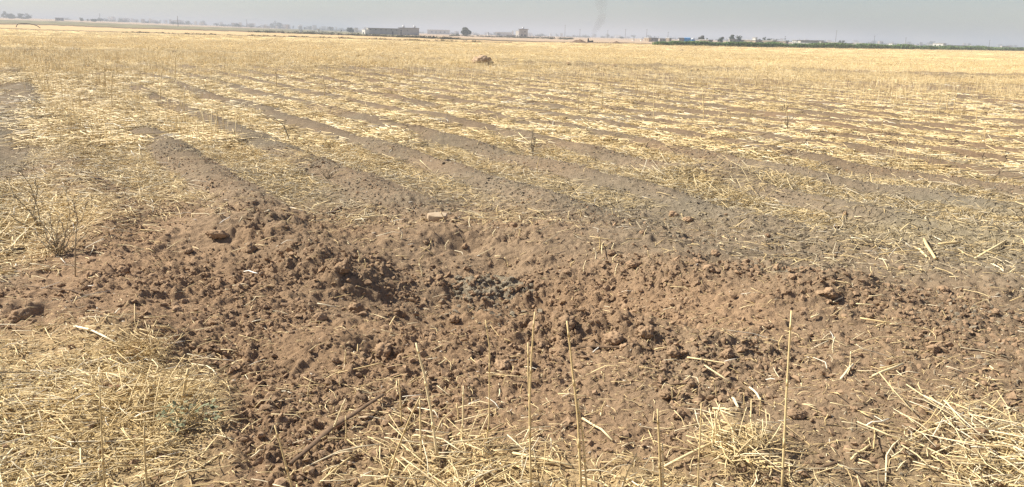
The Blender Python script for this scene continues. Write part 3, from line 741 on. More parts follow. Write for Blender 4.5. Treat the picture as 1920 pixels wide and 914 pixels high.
# scattered tall thin stalks over the middle field
for (u, v, h) in [(1226, 230, 72), (1319, 235, 68), (1318, 200, 35), (1475, 248, 52), (1474, 205, 28), (1652, 262, 40), (1846, 275, 38), (1105, 215, 45), (1128, 210, 55), (1085, 215, 38), (1195, 170, 40), (1761, 210, 30), (1777, 215, 36),
                  (1790, 216, 40), (1830, 240, 44), (210, 205, 70), (197, 170, 50), (300, 190, 60), (608, 180, 35), (625, 176, 40), (638, 178, 32), (518, 170, 40), (113, 270, 40), (150, 205, 34), (330, 150, 48), (1040, 300, 30), (1008, 330, 36), (1365, 150, 30), (1418, 165, 26), (675, 160, 30), (888, 165, 26)]:
    stalk([(u, v), (u + rnd(-2, 2), v - h * .5), (u + rnd(-4, 4), v - h)], 1.8, 'tall thin stubble stalk left standing in the middle of the straw field', .2, group='tall thin stalks in the middle field')

# ------------------------------------------------------------------ loose straws that lie singly
def lying(u0, v0, u1, v1, w, label, tone=.45, raise_end=0.0, group=None):
    a, b = at(u0, v0), at(u1, v1); bend = .07 if group else .02; s = a.y / F_PX * w * .5
    m = (a + b) / 2; zm = max(H1(m.x, m.y), (a.z + b.z) / 2)
    pts = [a + Vector((0, 0, s)), a.lerp(b, .33) + Vector((0, 0, s)), a.lerp(b, .66) + Vector((0, 0, s)), b + Vector((0, 0, s + raise_end))]
    for i in (1, 2): pts[i].z = max(H1(pts[i].x, pts[i].y) + s, pts[i].z, zm)
    for q_ in pts: q_.z += .007
    q = (b - a).length * bend; pts[1] += Vector((rnd(-1, 1) * q, rnd(-1, 1) * q, rnd(0, .3) * q)); pts[2] += Vector((rnd(-.6, .6) * q, rnd(-.6, .6) * q, 0))
    o = link('loose_straw', MB().tube([p - a for p in pts], [s, s * 1.03, s, s * .85], 6, tone, .8).mesh('loose_straw', MS), loc=a)
    return tag(o, label, 'straw', group)
for (a, b, c, d, w, t, lb) in [
 (140, 617, 232, 656, 5, .5, 'long pale straw lying above the straw heap, pointing down right'),
 (12, 480, 92, 398, 4, .3, 'long pale straw leaning across the base of the dry weed'),
 (1732, 453, 1753, 490, 6, .4, 'thick pale split straw standing out on the right grey slope'),
 (1828, 489, 1886, 455, 5, .35, 'long straw pointing up right on the right grey slope'),
 (1759, 462, 1801, 458, 5, .35, 'short level straw right of the thick split straw'),
 (1713, 468, 1738, 486, 5, .3, 'short straw just left of the thick split straw'),
 (1288, 675, 1382, 690, 4, .5, 'long thin white straw beside the clod right of the crater rim'),
 (1320, 690, 1368, 722, 4, .55, 'white straw pointing down right below the long thin white one'),
 (1576, 716, 1599, 688, 5, .6, 'short white straw tilted up right on the right soil'),
 (1636, 711, 1692, 688, 6, .6, 'broad white straw leaf on the right soil'),
 (1046, 744, 1101, 748, 3, .4, 'level straw crossing behind the left leaning stalk'),
 (1092, 790, 1148, 832, 5, .4, 'straw sloping down right at the foot of the left leaning stalk'),
 (960, 856, 1072, 880, 7, .35, 'thick golden straw lying level at the foot of the middle pair'),
 (958, 879, 1022, 888, 6, .3, 'thick golden straw in front of the other at the foot of the middle pair'),
 (1245, 882, 1342, 834, 7, .3, 'thick golden straw sloping up into the straw tuft'),
 (1368, 834, 1418, 892, 7, .4, 'thick pale straw sloping down right out of the straw tuft'),
 (846, 856, 944, 800, 5, .3, 'long straw sloping up right from the thick leaning stalk base'),
 (600, 912, 668, 856, 5, .3, 'straw sloping up right at the bottom below the flat stem'),
 (0, 766, 182, 745, 5, .1, 'long brownish straw lying level across the straw heap'),
 (150, 690, 216, 670, 4, .5, 'white straw at the top of the straw heap'),
 (1405, 732, 1425, 756, 5, .4, 'short thick straw on the soil left of the tallest stalk'),
 (1373, 752, 1384, 770, 6, .35, 'short split straw piece above the straw tuft'),
 (1336, 771, 1370, 776, 5, .35, 'level straw crossing the tips of the straw tuft'),
 (1595, 868, 1630, 840, 5, .3, 'straw tilted up right in the chaff at lower right'),
 (245, 745, 305, 775, 6, .5, 'pale thick straw on top of the straw heap'),
 (270, 600, 330, 602, 3, .45, 'thin pale straw just above the straw heap on the right'),
 (595, 573, 630, 580, 3, .5, 'white bent straw on the crater left floor'),
 (1053, 592, 1088, 588, 3, .5, 'grey white straw near the tip of the left leaning stalk'),
 (262, 622, 320, 640, 4, .4, 'straw at the upper right of the straw heap'),
 (1520, 600, 1536, 594, 4, .4, 'short straw on the clod heap at right'),
 (1612, 601, 1672, 611, 4, .45, 'long pale straw on the smooth soil at far right')]:
    lying(a, b, c, d, w, lb, t)
k = 0
while k < 100:
    u, v = rnd(10, 1910), rnd(400, 900); p = at(u, v)
    dd = straw_density(np.array([p.x]), np.array([p.y]))[0]
    if dd > .7 or rnd(0, 1) > .25 + dd * 1.5: continue
    k += 1; L = rnd(10, 34) * (.6 + v / 900.); a = random.choice([random.gauss(0, .35), rnd(-1.3, 1.3)])
    lying(u, v, u + L * math.cos(a), v + L * .55 * math.sin(a), rnd(1.7, 3.2) * (.6 + v / 1500.), 'loose pale straw lying singly on the bare brown soil', rnd(.2, .62), group='single straws on the bare soil')
# short stubs upright in the soil
k = 0
while k < 60:
    u, v = (rnd(500, 1250), rnd(400, 520)) if k < 30 else (rnd(520, 1700), rnd(640, 900)); k += 1
    h = rnd(9, 26) * (.5 + v / 900.)
    stalk([(u, v), (u + rnd(-3, 3), v - h * .5), (u + rnd(-8, 8), v - h)], rnd(2.2, 3.6), 'short straw stub poking up out of the bare soil', rnd(.2, .5), 'straw_stub', group='short stubs in the bare soil')

# straw tufts: a tangle of stalks springing from one root
def tuft(u, v, n, rad, h, label, tone=(.0, .5), up=.5):
    b = at(u, v); m = MB()
    for i in range(n):
        a = rnd(0, 6.28); r = rad * random.random() ** .7; q = Vector((math.cos(a) * r, math.sin(a) * r, 0)); q.z = H1(b.x + q.x, b.y + q.y) - b.z + rnd(0, .05)
        el = rnd(-.1, 1) * up; yaw = rnd(0, 6.28); L = h * rnd(.4, 1.1); d = Vector((math.cos(yaw) * math.cos(el), math.sin(yaw) * math.cos(el), math.sin(el)))
        e = Vector((rnd(-1, 1), rnd(-1, 1), rnd(-.6, .3))) * L * .08
        m.tube([q, q + d * L * .5 - e, q + d * L], rnd(.0010, .0021), 4, rnd(*tone))
    return tag(link('straw_tuft', m.mesh('straw_tuft', MS), loc=b), label, 'straw tuft')
tuft(1378, 862, 85, .12, .15, 'tangled tuft of golden straw on the soil in the right foreground', up=.6)
tuft(240, 800, 130, .24, .24, 'big heap of golden straw in the lower left corner', up=.5)
tuft(268, 668, 60, .09, .16, 'ragged straw tuft on the upper end of the lower left straw heap', up=.9)
tuft(1255, 352, 110, .28, .26, 'golden straw tuft with a dark gap, beyond the right crater slope', up=.7)
tuft(1378, 362, 170, .40, .30, 'wide golden straw tuft spilling over the ridge right of the dark gapped one', up=.6)
tuft(1850, 850, 120, .25, .22, 'spread of pale straw in the lower right corner', up=.3)
tuft(560, 300, 70, .22, .32, 'bundle of pale straw lying downhill on the ridge above the left mound', up=.3)
tuft(880, 880, 60, .2, .2, 'loose golden straw spread at the bottom beneath the middle stalks', up=.35)

# ------------------------------------------------------------------ weeds
MWEED = noisy('dry_weed', (.27, .225, .155), (.18, .15, .105), 30, .9)
MWEEDP = noisy('pale_dry_weed', (.42, .35, .23), (.30, .24, .16), 30, .9)
MLEAF = noisy('weed_leaf', (.20, .22, .125), (.27, .27, .17), 40, .8, rand=.1)
def weed(u, v, stems, label, m, name='dry_weed', leaf=None, nl=0, wpx=2.6):
    b = at(u, v); root = bpy.data.objects.new(name, None); COL.objects.link(root); root.location = b; tag(root, label, 'weed')
    s = b.y / F_PX * wpx * .5
    for uvs in stems:
        mb = MB(); pts = [Vector((rnd(-.01, .01), rnd(-.01, .01), -.01))] + [world_pt(uu, vv, b) - b + Vector((0, rnd(-.04, .04), 0)) for uu, vv in uvs]
        n = len(pts); mb.tube(pts, [s * (1.1 - .6 * i / (n - 1)) for i in range(n)], 5)
        for i in range(1, n):
            for q in range(6):
                p = pts[i - 1].lerp(pts[i], rnd(.2, 1)); d = (pts[i] - pts[i - 1]).normalized() + Vector((rnd(-1, 1), rnd(-.8, .8), rnd(-.2, .7)))
                L = rnd(4, 17) * b.y / F_PX; e = p + d.normalized() * L
                mb.tube([p, p.lerp(e, .5) + Vector((0, 0, L * .08)), e], [s * .5, s * .4, s * .25], 3)
                if rnd(0, 1) < .6: mb.tube([e, e + Vector((0, 0, s * 1.5))], [s * 1.4, s * .7], 4)
        link('stem', mb.mesh('stem', m), root)
    if leaf:
        for i in range(nl):
            a = rnd(0, 6.28); r = rnd(0, 1) ** .6; mb = MB(); base = Vector((math.cos(a) * r * .11, math.sin(a) * r * .09, 0)); base.z = H1(b.x + base.x, b.y + base.y) - b.z + rnd(.01, .07)
            for q in range(7):
                yaw = rnd(0, 6.28); el = rnd(-.2, .9); d = Vector((math.cos(yaw) * math.cos(el), math.sin(yaw) * math.cos(el), math.sin(el))); sd_ = Vector((-math.sin(yaw), math.cos(yaw), 0)); L = rnd(.012, .028)
                o_ = base + Vector((rnd(-.02, .02), rnd(-.02, .02), rnd(-.01, .02)))
                mb.quad(o_, o_ + d * L * .5 + sd_ * L * .28, o_ + d * L, o_ + d * L * .5 - sd_ * L * .28)
            link('leaf', mb.mesh('leaf', leaf), root)
    return root
weed(78, 432, [[(66, 395), (52, 350), (42, 318)], [(50, 400), (30, 365), (12, 340)], [(62, 402), (66, 360), (70, 340)], [(40, 415), (25, 405)]], 'dark dry branching weed at the left edge, leaning left over the straw', MWEED, wpx=1.9)
weed(143, 518, [[(143, 455), (146, 410), (145, 388), (134, 376)]], 'single dry bare weed stem standing upright on the soil at left', MWEEDP, wpx=2.6)
weed(112, 480, [[(100, 440), (96, 400)], [(105, 440), (85, 410)], [(118, 440), (128, 400), (122, 352)], [(110, 450), (130, 430)], [(104, 455), (80, 440)], [(122, 450), (150, 412), (158, 380)], [(100, 465), (70, 450)], [(108, 440), (112, 405)], [(90, 462), (60, 435)], [(125, 462), (140, 430)], [(95, 450), (88, 425)], [(130, 466), (160, 440)], [(102, 448), (74, 418)], [(116, 448), (118, 415)]], 'bushy grey dry thistle at left, between the leaning weed and the bare stem', MWEEDP, wpx=2.0)
weed(345, 812, [[(350, 780), (370, 745)], [(330, 790), (320, 770)], [(360, 795), (385, 770)]], 'small grey green leafy weed growing at the right edge of the straw heap', MWEEDP, 'green_weed', MLEAF, 16)
weed(998, 292, [[(996, 270), (998, 246)], [(1000, 275), (1004, 262)]], 'small dark dry weed standing on a straw row in the middle field', MWEED, wpx=1.8)
weed(615, 336, [[(622, 330), (630, 324)], [(608, 331), (604, 326)], [(618, 330), (616, 324)]], 'low dark dry weed at the foot of the pale straw bundle', MWEED, wpx=1.6)
weed(1476, 247, [[(1475, 225), (1474, 200)]], 'thin dark dry stem standing in the right field', MWEED, wpx=1.8)
weed(545, 272, [[(538, 252), (533, 236)]], 'thin dark weed stem leaning left on the straw ridge', MWEED, wpx=2)

# ------------------------------------------------------------------ far things
def far(u, D, dv=None):
    x = (u - CX) / F_PX * D * 1.0
    for _ in range(3):
        z = float(base_z(np.array([x]), np.array([float(D)]))[0]); uu, vv = proj(x, D, z); x += (u - uu) / F_PX * D
    return Vector((x, D, z)), D / F_PX           # foot point and metres per picture pixel

MWALLG = noisy('grey_block_wall', (.27, .27, .275), (.34, .335, .33), 1.2, .9)
MWALLW = noisy('white_wall', (.80, .78, .72), (.70, .67, .60), .8, .85)
MWALLT = noisy('tan_wall', (.50, .40, .29), (.42, .33, .24), .8, .9)
MWALLP = noisy('pale_wall', (.52, .48, .42), (.42, .39, .34), .8, .9)
MROOF = noisy('roof', (.12, .115, .11), (.16, .15, .14), 1, .8)
MROOFP = noisy('pale_roof', (.62, .60, .56), (.52, .50, .46), 1, .7)
MWIN = mat('window_dark', (.03, .032, .036), .3, .5)
MTANK = mat('water_tank', (.75, .76, .76), .4, .4)
MBLUE = noisy('blue_tarpaulin', (.05, .36, .85), (.10, .45, .88), 2, .5, .3, 6, .05)
MBLACK = noisy('charred_black', (.012, .011, .010), (.03, .027, .025), 3, .95)
MFOL = noisy('foliage', (.050, .075, .040), (.085, .11, .060), 1.2, .8)
MTRUNK = noisy('bark', (.13, .10, .07), (.09, .07, .05), 6, .9)
MSCRUB = noisy('scrub', (.105, .105, .055), (.075, .07, .045), 2, .9)
MCROP = noisy('crop_leaf', (.12, .19, .065), (.17, .25, .10), 3, .7, rand=.25)
MEARTH = noisy('dirt_heap', (.16, .105, .07), (.21, .145, .10), 1.5, .95, .6, 8, .1)
MPOLE = mat('pole', (.12, .105, .09), .8)

def building(name, u0, u1, h_px, D, label, wall, roof=MROOF, depth=1.0, rot=0.0, wins=(), door=None, over=.15, group=None, tanks=0, parapet=False, cat='building', dz=0.0):
    c, s = far((u0 + u1) / 2, D); w = (u1 - u0) * s / (math.cos(rot) + depth * abs(math.sin(rot))); h = h_px * s; d = w * depth
    root = bpy.data.objects.new(name, None); COL.objects.link(root); root.location = c + Vector((0, 0, dz * s)); root.rotation_euler = (0, 0, rot); tag(root, label, cat, group)
    link('wall', MB().box((0, 0, h / 2 - .3), (w, d, h + .6)).mesh('wall', wall, False), root)
    link('roof', MB().box((0, 0, h + .09), (w + over * 2, d + over * 2, .18)).mesh('roof', roof, False), root)
    for (fx, fz, fw, fh) in wins:
        f = link('window', MB().box((0, 0, 0), (fw * w + .16, .06, fh * h + .16)).mesh('window', wall, False), root, ((fx - .5) * w, -d / 2 - .02, fz * h))
        link('pane', MB().box((0, 0, 0), (fw * w, .05, fh * h)).mesh('pane', MWIN, False), f, (0, -.03, 0))
    if door: link('door', MB().box((0, 0, 0), (door[1] * w, .06, door[2] * h)).mesh('door', MWIN, False), root, ((door[0] - .5) * w, -d / 2 - .03, door[2] * h / 2))
    for i in range(tanks):
        mb = MB(); q = Vector(((i + .5) / tanks * w - w / 2 + rnd(-.1, .1) * w, 0, h + .2)); mb.tube([q, q + Vector((0, 0, .9))], .5, 8); link('tank', mb.mesh('tank', MTANK), root)
    return root
building('long_shed', 693, 748, 10.2, 385, 'long low grey block shed with a row of small windows under its eaves', MWALLG, wins=[(.07 + .172 * i, .80, .045, .14) for i in range(6)], door=(.80, .05, .55), depth=.4, rot=.06, over=.4, tanks=0)
building('shed_annex', 678.5, 692.5, 7.2, 376, 'low bright white annex with a dark arched opening at the shed left end', MWALLW, MROOFP, depth=.7, rot=-.9, door=(.45, .3, .42), over=.02)
building('white_block', 687.5, 694, 9.8, 388, 'bright white end wall between the low annex and the long grey shed', MWALLW, MROOFP, depth=.9, rot=-.8, over=.0)
building('grey_block', 748.6, 785, 12.3, 380, 'taller grey flat roofed block at the right end of the long shed', MWALLG, wins=[(.43, .62, .04, .13), (.13, .62, .07, .16)], door=(.12, .06, .5), depth=.45, rot=.05, over=.3, tanks=2)
building('two_storey_house', 973, 989, 14.5, 420, 'grey two storey house with a flat overhanging roof, a white porch at its left', MWALLP, wins=[(.66, .72, .12, .14), (.32, .28, .2, .2), (.68, .28, .2, .2)], depth=.7, rot=.05, over=.5, tanks=1)
building('white_porch', 967, 975, 11.5, 416, 'white stair block at the left side of the two storey house', MWALLW, MROOFP, depth=.7, rot=-.6, wins=[(.5, .25, .25, .2)], over=.05)
building('hut', 105.5, 118, 5, 640, 'small grey hut with a dark front on the left plain', MWALLG, rot=.1, depth=.6, wins=[(.3, .5, .2, .5), (.6, .5, .2, .5)])
building('white_post_house', 594.5, 599, 6.2, 330, 'narrow white pump house standing in the olive scrub', MWALLW, MROOFP, depth=.8, rot=-.5, over=.1)
building('white_box_house', 561, 567.5, 3.3, 360, 'small low white box with a dark side in the olive scrub', MWALLW, MROOFP, depth=.9, rot=-.4, over=.05)
building('water_tower', 667, 670.5, 7, 620, 'slim white tower left of the long grey shed', MWALLW, MROOFP, depth=1, over=.05)
building('hall', 803, 842, 7.5, 900, 'wide pale roofed hall in the haze right of the grey block', MWALLP, MROOFP, depth=.5, over=.6, wins=[(.2 + .2 * i, .5, .08, .3) for i in range(4)])
building('hall', 930, 958, 6, 880, 'pale low hall in the haze left of the two storey house', MWALLP, MROOFP, depth=.5, over=.5)
building('white_tower_house', 960, 962.5, 10, 560, 'thin white gatepost building just left of the two storey house', MWALLW, MROOFP, over=.05)
building('yard_wall', 951, 974, 3.6, 425, 'low grey yard wall left of the two storey house', MWALLG, MWALLG, depth=.06, over=.02)
R = [('house', 1208.5, 1219, 6.0, 300, 'square sunlit tan house nearest the green strip left end', MWALLT, MROOFP), ('house', 1219.5, 1234, 5.6, 306, 'grey shaded house wall right of the square tan house', MWALLG, MROOF),
     ('house', 1184.5, 1189, 3.5, 330, 'tiny white house alone on the tan plain left of the tan house', MWALLW, MROOFP), ('house', 1200.5, 1204, 3.2, 330, 'tiny cream house between the lone white house and the tan house', MWALLW, MROOFP),
     ('house', 1249, 1258, 6.2, 320, 'pinkish house behind the green strip, left of the blue shelter', MWALLT, MROOFP), ('house', 1236, 1248, 5.0, 330, 'grey house with white roof edge behind the left end of the green strip', MWALLP, MROOFP),
     ('house', 1272.5, 1283, 7.0, 310, 'grey brown house touching the blue shelter left side', MWALLP, MROOF), ('house', 1313, 1334, 5.2, 300, 'long cream house right of the blue shelter', MWALLT, MROOFP),
     ('house', 1366.5, 1379, 7.6, 290, 'white and pink house under the two round trees', MWALLP, MROOFP), ('house', 1379.5, 1394, 6.2, 294, 'dark grey shed joined to the white and pink house', MWALLG, MROOF), ('house', 1394.5, 1424, 6.6, 300, 'long brown house with a wide flat pale roof', MWALLT, MROOFP),
     ('house', 1410.5, 1418, 10.5, 330, 'white upper storey rising over the long brown house', MWALLW, MROOFP), ('house', 1424.5, 1452, 6.0, 330, 'low pinkish yard buildings right of the long brown house', MWALLT, MROOFP), ('house', 1446, 1453, 7.0, 350, 'small white roofed house above the pinkish yard', MWALLW, MROOFP),
     ('house', 1456.5, 1475, 5.6, 330, 'tan low house left of the white cubic house', MWALLT, MROOFP), ('house', 1485.5, 1494, 8.2, 300, 'white cubic house at the left end of the long dark shed', MWALLW, MROOFP), ('long_barn', 1494.5, 1539, 7.6, 330, 'long dark roofed barn right of the white cubic house', MWALLP, MROOF),
     ('yard_wall', 1492, 1519, 3.6, 290, 'low cream wall in front of the long dark barn', MWALLW, MWALLW), ('house', 1537.5, 1552, 6.0, 310, 'white and red roofed houses right of the long barn', MWALLP, MROOFP), ('house', 1554.5, 1573, 6.0, 300, 'sunlit cream house with a dark left window', MWALLW, MROOFP), ('long_barn', 1575, 1602, 4.0, 340, 'long dark low shed right of the sunlit cream house', MWALLG, MROOF),
     ('house', 1601.5, 1618, 5.2, 330, 'small white house with two lit ends', MWALLW, MROOFP), ('house', 1667.5, 1674, 4.6, 420, 'tiny white house alone over the middle of the green strip', MWALLW, MROOFP), ('house', 1691, 1697, 4.2, 420, 'tiny white house right of the lone one', MWALLW, MROOFP), ('house', 1742, 1748, 4.4, 440, 'tiny white house left of the large white hall', MWALLW, MROOFP),
     ('house', 1751.5, 1769, 7.0, 400, 'large bright white hall over the right part of the green strip', MWALLW, MROOFP), ('long_barn', 1774, 1812, 3.6, 430, 'long dark low wall right of the large white hall', MWALLG, MROOF), ('house', 1818.5, 1822, 4.0, 430, 'tiny white house at the right end of the long dark wall', MWALLW, MROOFP), ('house', 1877, 1892, 3.6, 600, 'pale hazy house near the right edge', MWALLP, MROOFP)]
for nm, a, b, h, D, lb, wl, rf in R:
    building(nm, a, b, h + 1950 / D * 0 , D, lb, wl, rf, depth=.12 if nm == 'yard_wall' else rnd(.35, .6), rot=rnd(-1.1, -.8) if wl in (MWALLT, MWALLW) else rnd(-.2, .1), wins=[(.25, .55, .14, .26), (.68, .55, .14, .26)] if b - a > 8 and nm == 'house' else (), over=.15)
for i in range(150):
    u = rnd(200, 690) if i < 80 else (rnd(800, 1200) if i < 115 else rnd(1400, 1915)); D = rnd(1000, 1900)
    building('town_house', u, u + rnd(3, 9), rnd(3, 8) * (1 if u < 700 else .75), D, 'faint pale house of the hazy town along the skyline', random.choice([MWALLP, MWALLW, MWALLT, MWALLG]), random.choice([MROOFP, MROOF]), rot=rnd(-.4, .4), depth=rnd(.6, 1), over=.1, group='hazy town houses on the skyline')

# blue tarpaulin shelter with a white tank beside it
c, s = far(1288, 250); root = bpy.data.objects.new('blue_shelter', None); COL.objects.link(root); root.location = c; root.rotation_euler = (0, 0, -.15); tag(root, 'bright blue tarpaulin shelter standing behind the green crop strip', 'shelter')
mb = MB(); mb.box((0, 0, 4.6 * s), (11 * s, 8 * s, 9.2 * s)); link('tarpaulin_wall', mb.mesh('tarpaulin_wall', MBLUE, False), root)
mb = MB(); mb.box((0, 0, 9.5 * s), (12 * s, 9 * s, .8 * s), top=.8); link('tarpaulin_roof', mb.mesh('tarpaulin_roof', MBLUE, False), root)
for i in (-1, 1):
    mb = MB(); mb.tube([Vector((i * 5.8 * s, -4.3 * s, 0)), Vector((i * 5.8 * s, -4.3 * s, 9.4 * s))], .3 * s, 5); link('post', mb.mesh('post', MPOLE), root)
c, s = far(1299, 252); root = bpy.data.objects.new('water_trailer', None); COL.objects.link(root); root.location = c; tag(root, 'blue trailer with a round white tank on top, right of the blue shelter', 'trailer')
mb = MB(); mb.box((0, 0, 4.2 * s), (8 * s, 5 * s, 3.4 * s)); link('body', mb.mesh('body', MBLUE, False), root)
mb = MB(); mb.tube([Vector((-2.5 * s, 0, 7.6 * s)), Vector((2.2 * s, 0, 7.6 * s))], 1.7 * s, 10); link('tank', mb.mesh('tank', MTANK), root)
for i in (-1, 1):
    mb = MB(); mb.tube([Vector((i * 2.6 * s, -2.6 * s, 1.3 * s)), Vector((i * 2.6 * s, -3.0 * s, 1.3 * s))], 1.3 * s, 10); link('wheel', mb.mesh('wheel', MBLACK), root)

# trees: tapered trunk, limbs and a ragged crown of leaf sprays
def tree(u, D, w, h, n, label, lobes=None, crown0=.25, m=None, group=None):
    c, s = far(u, D); W_, H_ = w * s, h * s
    root = bpy.data.objects.new('tree', None); COL.objects.link(root); root.location = c; tag(root, label, 'tree', group)
    mb = MB(); mb.tube([Vector((0, 0, -.3)), Vector((.02 * W_, 0, H_ * .3)), Vector((0, 0, H_ * .7))], [W_ * .045, W_ * .032, W_ * .012], 7)
    lb_ = lobes or [(rnd(-.28, .28), rnd(-.28, .28), rnd(.22, .80), rnd(.18, .32)) for _ in range(9)]
    for (a, b, z, r) in lb_:
        mb.tube([Vector((0, 0, H_ * min(z, .5) * .7)), Vector((a * W_ * .6, b * W_ * .6, z * H_ * .85)), Vector((a * W_, b * W_, z * H_))], [W_ * .02, W_ * .014, W_ * .006], 5)
    link('trunk', mb.mesh('trunk', MTRUNK), root)
    mb = MB(); q = W_ * .085
    for i in range(n):
        a, b, z, r = random.choice(lb_)
        while True:
            d = Vector((rnd(-1, 1), rnd(-1, 1), rnd(-1, 1)))
            if .25 < d.length < 1: break
        d = d * (d.length ** -.35)
        p = Vector((a * W_ + d.x * r * W_, b * W_ + d.y * r * W_, z * H_ + d.z * r * min(W_, H_ * 1.1) * .8)); 
        if p.z < H_ * crown0 * .5: continue
        t1 = Vector((rnd(-1, 1), rnd(-1, 1), rnd(-1, 1))).normalized(); t2 = t1.cross(Vector((rnd(-1, 1), rnd(-1, 1), rnd(-1, 1)))).normalized(); L = q * rnd(.5, 1.3)
        mb.quad(p - t1 * L, p - t2 * L * .6, p + t1 * L, p + t2 * L * .6)
    link('crown', mb.mesh('crown', m or MFOL, False), root)
tree(874, 430, 19, 16.5, 900, 'dark bushy tree with a lower right shoulder, standing alone near the two storey house', [(-.1, 0, .72, .27), (-.2, 0, .45, .3), (.24, 0, .40, .27), (.1, .1, .5, .28), (0, -.1, .3, .33)])
tree(657, 520, 14, 8, 500, 'low wide dark bush tree left of the slim white tower', crown0=.05)
tree(1314.5, 330, 12, 17, 600, 'pale round tree just right of the blue shelter', m=MSCRUB)
tree(1352, 330, 12, 12.5, 500, 'dark tree between the two pale right hand trees')
tree(1371, 340, 13, 17, 700, 'tallest dark round tree above the white and pink house')
tree(1384, 350, 12, 14, 500, 'shorter dark tree joined to the tallest round tree')
tree(1424, 360, 6, 14, 300, 'thin dark tree right of the white upper storey')
tree(1432, 370, 7, 14, 300, 'second thin dark tree, right of the first one')
tree(1442, 360, 9, 11, 350, 'low bushy tree above the pinkish yard')
tree(1471, 350, 4, 15, 260, 'narrow pointed dark tree over the tan low house', [(0, 0, .3, .5), (0, 0, .5, .45), (0, 0, .7, .35), (0, 0, .9, .2)])
tree(1475, 345, 7, 8, 260, 'low dark tree at the foot of the narrow pointed one')
tree(1574, 380, 6, 11, 260, 'dark tree at the right end of the sunlit cream house')
tree(1580, 400, 7, 9, 260, 'flat crowned dark tree beside the cream house tree')
tree(1325, 360, 5, 9, 220, 'small dark tree behind the long cream house')
for (u, D, w, h, lb) in [(7, 820, 7, 9, 'leftmost low tree at the left edge of the skyline'), (12, 830, 10, 14, 'tall blocky hazy tree near the left edge'), (18, 835, 11, 13, 'broad hazy tree joined to the tall blocky one'), (25, 840, 8, 10, 'small hazy tree between two broad ones on the left'),
                     (40, 820, 14, 11, 'round hazy tree in the middle of the left tree row'), (53, 825, 11, 10, 'hazy tree at the right end of the left tree row'), (22, 800, 12, 4, 'low dark shrub beneath the left tree row'), (47, 800, 9, 3, 'low flat shrub below the right end of the left tree row'),
                     (153, 700, 8, 7, 'small dark tree right of the grey hut'), (165, 720, 4, 5, 'tiny tree farther right of the grey hut'), (177, 720, 13, 4.5, 'long low shrub on the left plain'), (512, 1250, 12, 9, 'hazy left tree of the pair over the olive band'), (521, 1250, 16, 12, 'hazy broad tree of the pair over the olive band'),
                     (583, 1200, 6, 8, 'faint hazy tree above the narrow white pump house'), (640, 420, 3, 6, 'small dark bush in the olive scrub'), (857, 440, 6, 5, 'low bush left of the lone bushy tree'), (935, 700, 7, 6, 'hazy low tree between the halls'), (916, 700, 3, 8, 'hazy narrow tree by the pale hall')]:
    tree(u, D, w, h, 320, lb)
for i in range(46):
    u = rnd(180, 690) if i < 26 else (rnd(800, 1230) if i < 36 else rnd(1380, 1915))
    tree(u, rnd(800, 1500), rnd(5, 13), rnd(4, 8), 110, 'faint hazy tree among the town houses on the skyline', group='hazy trees on the skyline')
# far low hedges: small shrubs along the dark lines
shr = []
for i in range(5):
    mb = MB()
    for q in range(70):
        p = Vector((random.gauss(0, .5), random.gauss(0, .4), abs(random.gauss(.15, .25)))); t1 = Vector((rnd(-1, 1), rnd(-1, 1), rnd(-.6, 1))).normalized(); t2 = t1.cross(Vector((rnd(-1, 1), rnd(-1, 1), 1))).normalized(); L = rnd(.08, .2)
        mb.quad(p - t1 * L, p - t2 * L * .6, p + t1 * L, p + t2 * L * .6)
    shr.append(mb.mesh('shrub', MSCRUB, False))
SH = source('shrub_shapes', shr)
P = []
def along(us, vs, n, ju, jv, lo, hi):
    for _ in range(n):
        u = rnd(us[0], us[-1]); v = float(np.interp(u, us, vs)) + random.gauss(0, jv); d = ray(u, v); z = 0
        if d[2] >= -1e-4: continue
        for _ in range(6):
            t = (z - CAM_H) / d[2]; p = d * t; z = float(base_z(np.array([p[0]]), np.array([p[1]]))[0])
        if p[1] > 900 or p[1] < 120 or abs(float(proj(p[0], p[1], z)[1]) - v) > .8: continue
        P.append((p[0], p[1], z, rnd(lo, hi)))
along([0, 60, 120, 240, 350, 480, 560, 640, 720, 800, 860], [46, 46.5, 48.5, 53.5, 56, 60.3, 63.3, 65.8, 68.8, 71.8, 74.2], 420, 0, .35, .35, 1.0)
along([0, 80, 130, 240, 480, 600, 760, 900], [53, 53.5, 57.5, 60.7, 67.8, 70.8, 75.8, 79.4], 240, 0, .3, .15, .45)
along([20, 80, 140], [52.5, 53, 57], 90, 0, 1.2, .3, .8)
along([120, 240, 350, 480, 640], [44, 48.5, 52, 57, 61], 240, 0, 2.2, .4, 1.1)
along([845, 960, 1075], [67.5, 71, 74], 160, 0, .4, .5, 1.3)
P = np.array(P)
o = scatter('field_edge_scrub', P[:, :3], np.stack([np.zeros(len(P)), np.zeros(len(P)), rng.uniform(0, 6.28, len(P))], -1), P[:, 3], rng.integers(0, 5, len(P)), SH, MSCRUB)
tag(o, 'low dark scrub along the banks beyond the straw field', 'scrub')
P = []
for _ in range(900):
    u = rnd(-150, 720) if rnd(0, 1) < .5 else rnd(780, 2080); D = rnd(1000, 1700)
    if fbm(np.array([u / 26.]), np.array([2.]), 17, 3)[0] < .42: continue
    c, s = far(u, D); P.append((c.x, c.y, c.z, rnd(2.0, 5.0)))
P = np.array(P)
o = scatter('far_treeline', P[:, :3], np.stack([np.zeros(len(P)), np.zeros(len(P)), rng.uniform(0, 6.28, len(P))], -1), P[:, 3] * 1.0, rng.integers(0, 5, len(P)), SH, MFOL)
tag(o, 'faint broken line of hazy scrub and trees along the whole skyline', 'treeline')
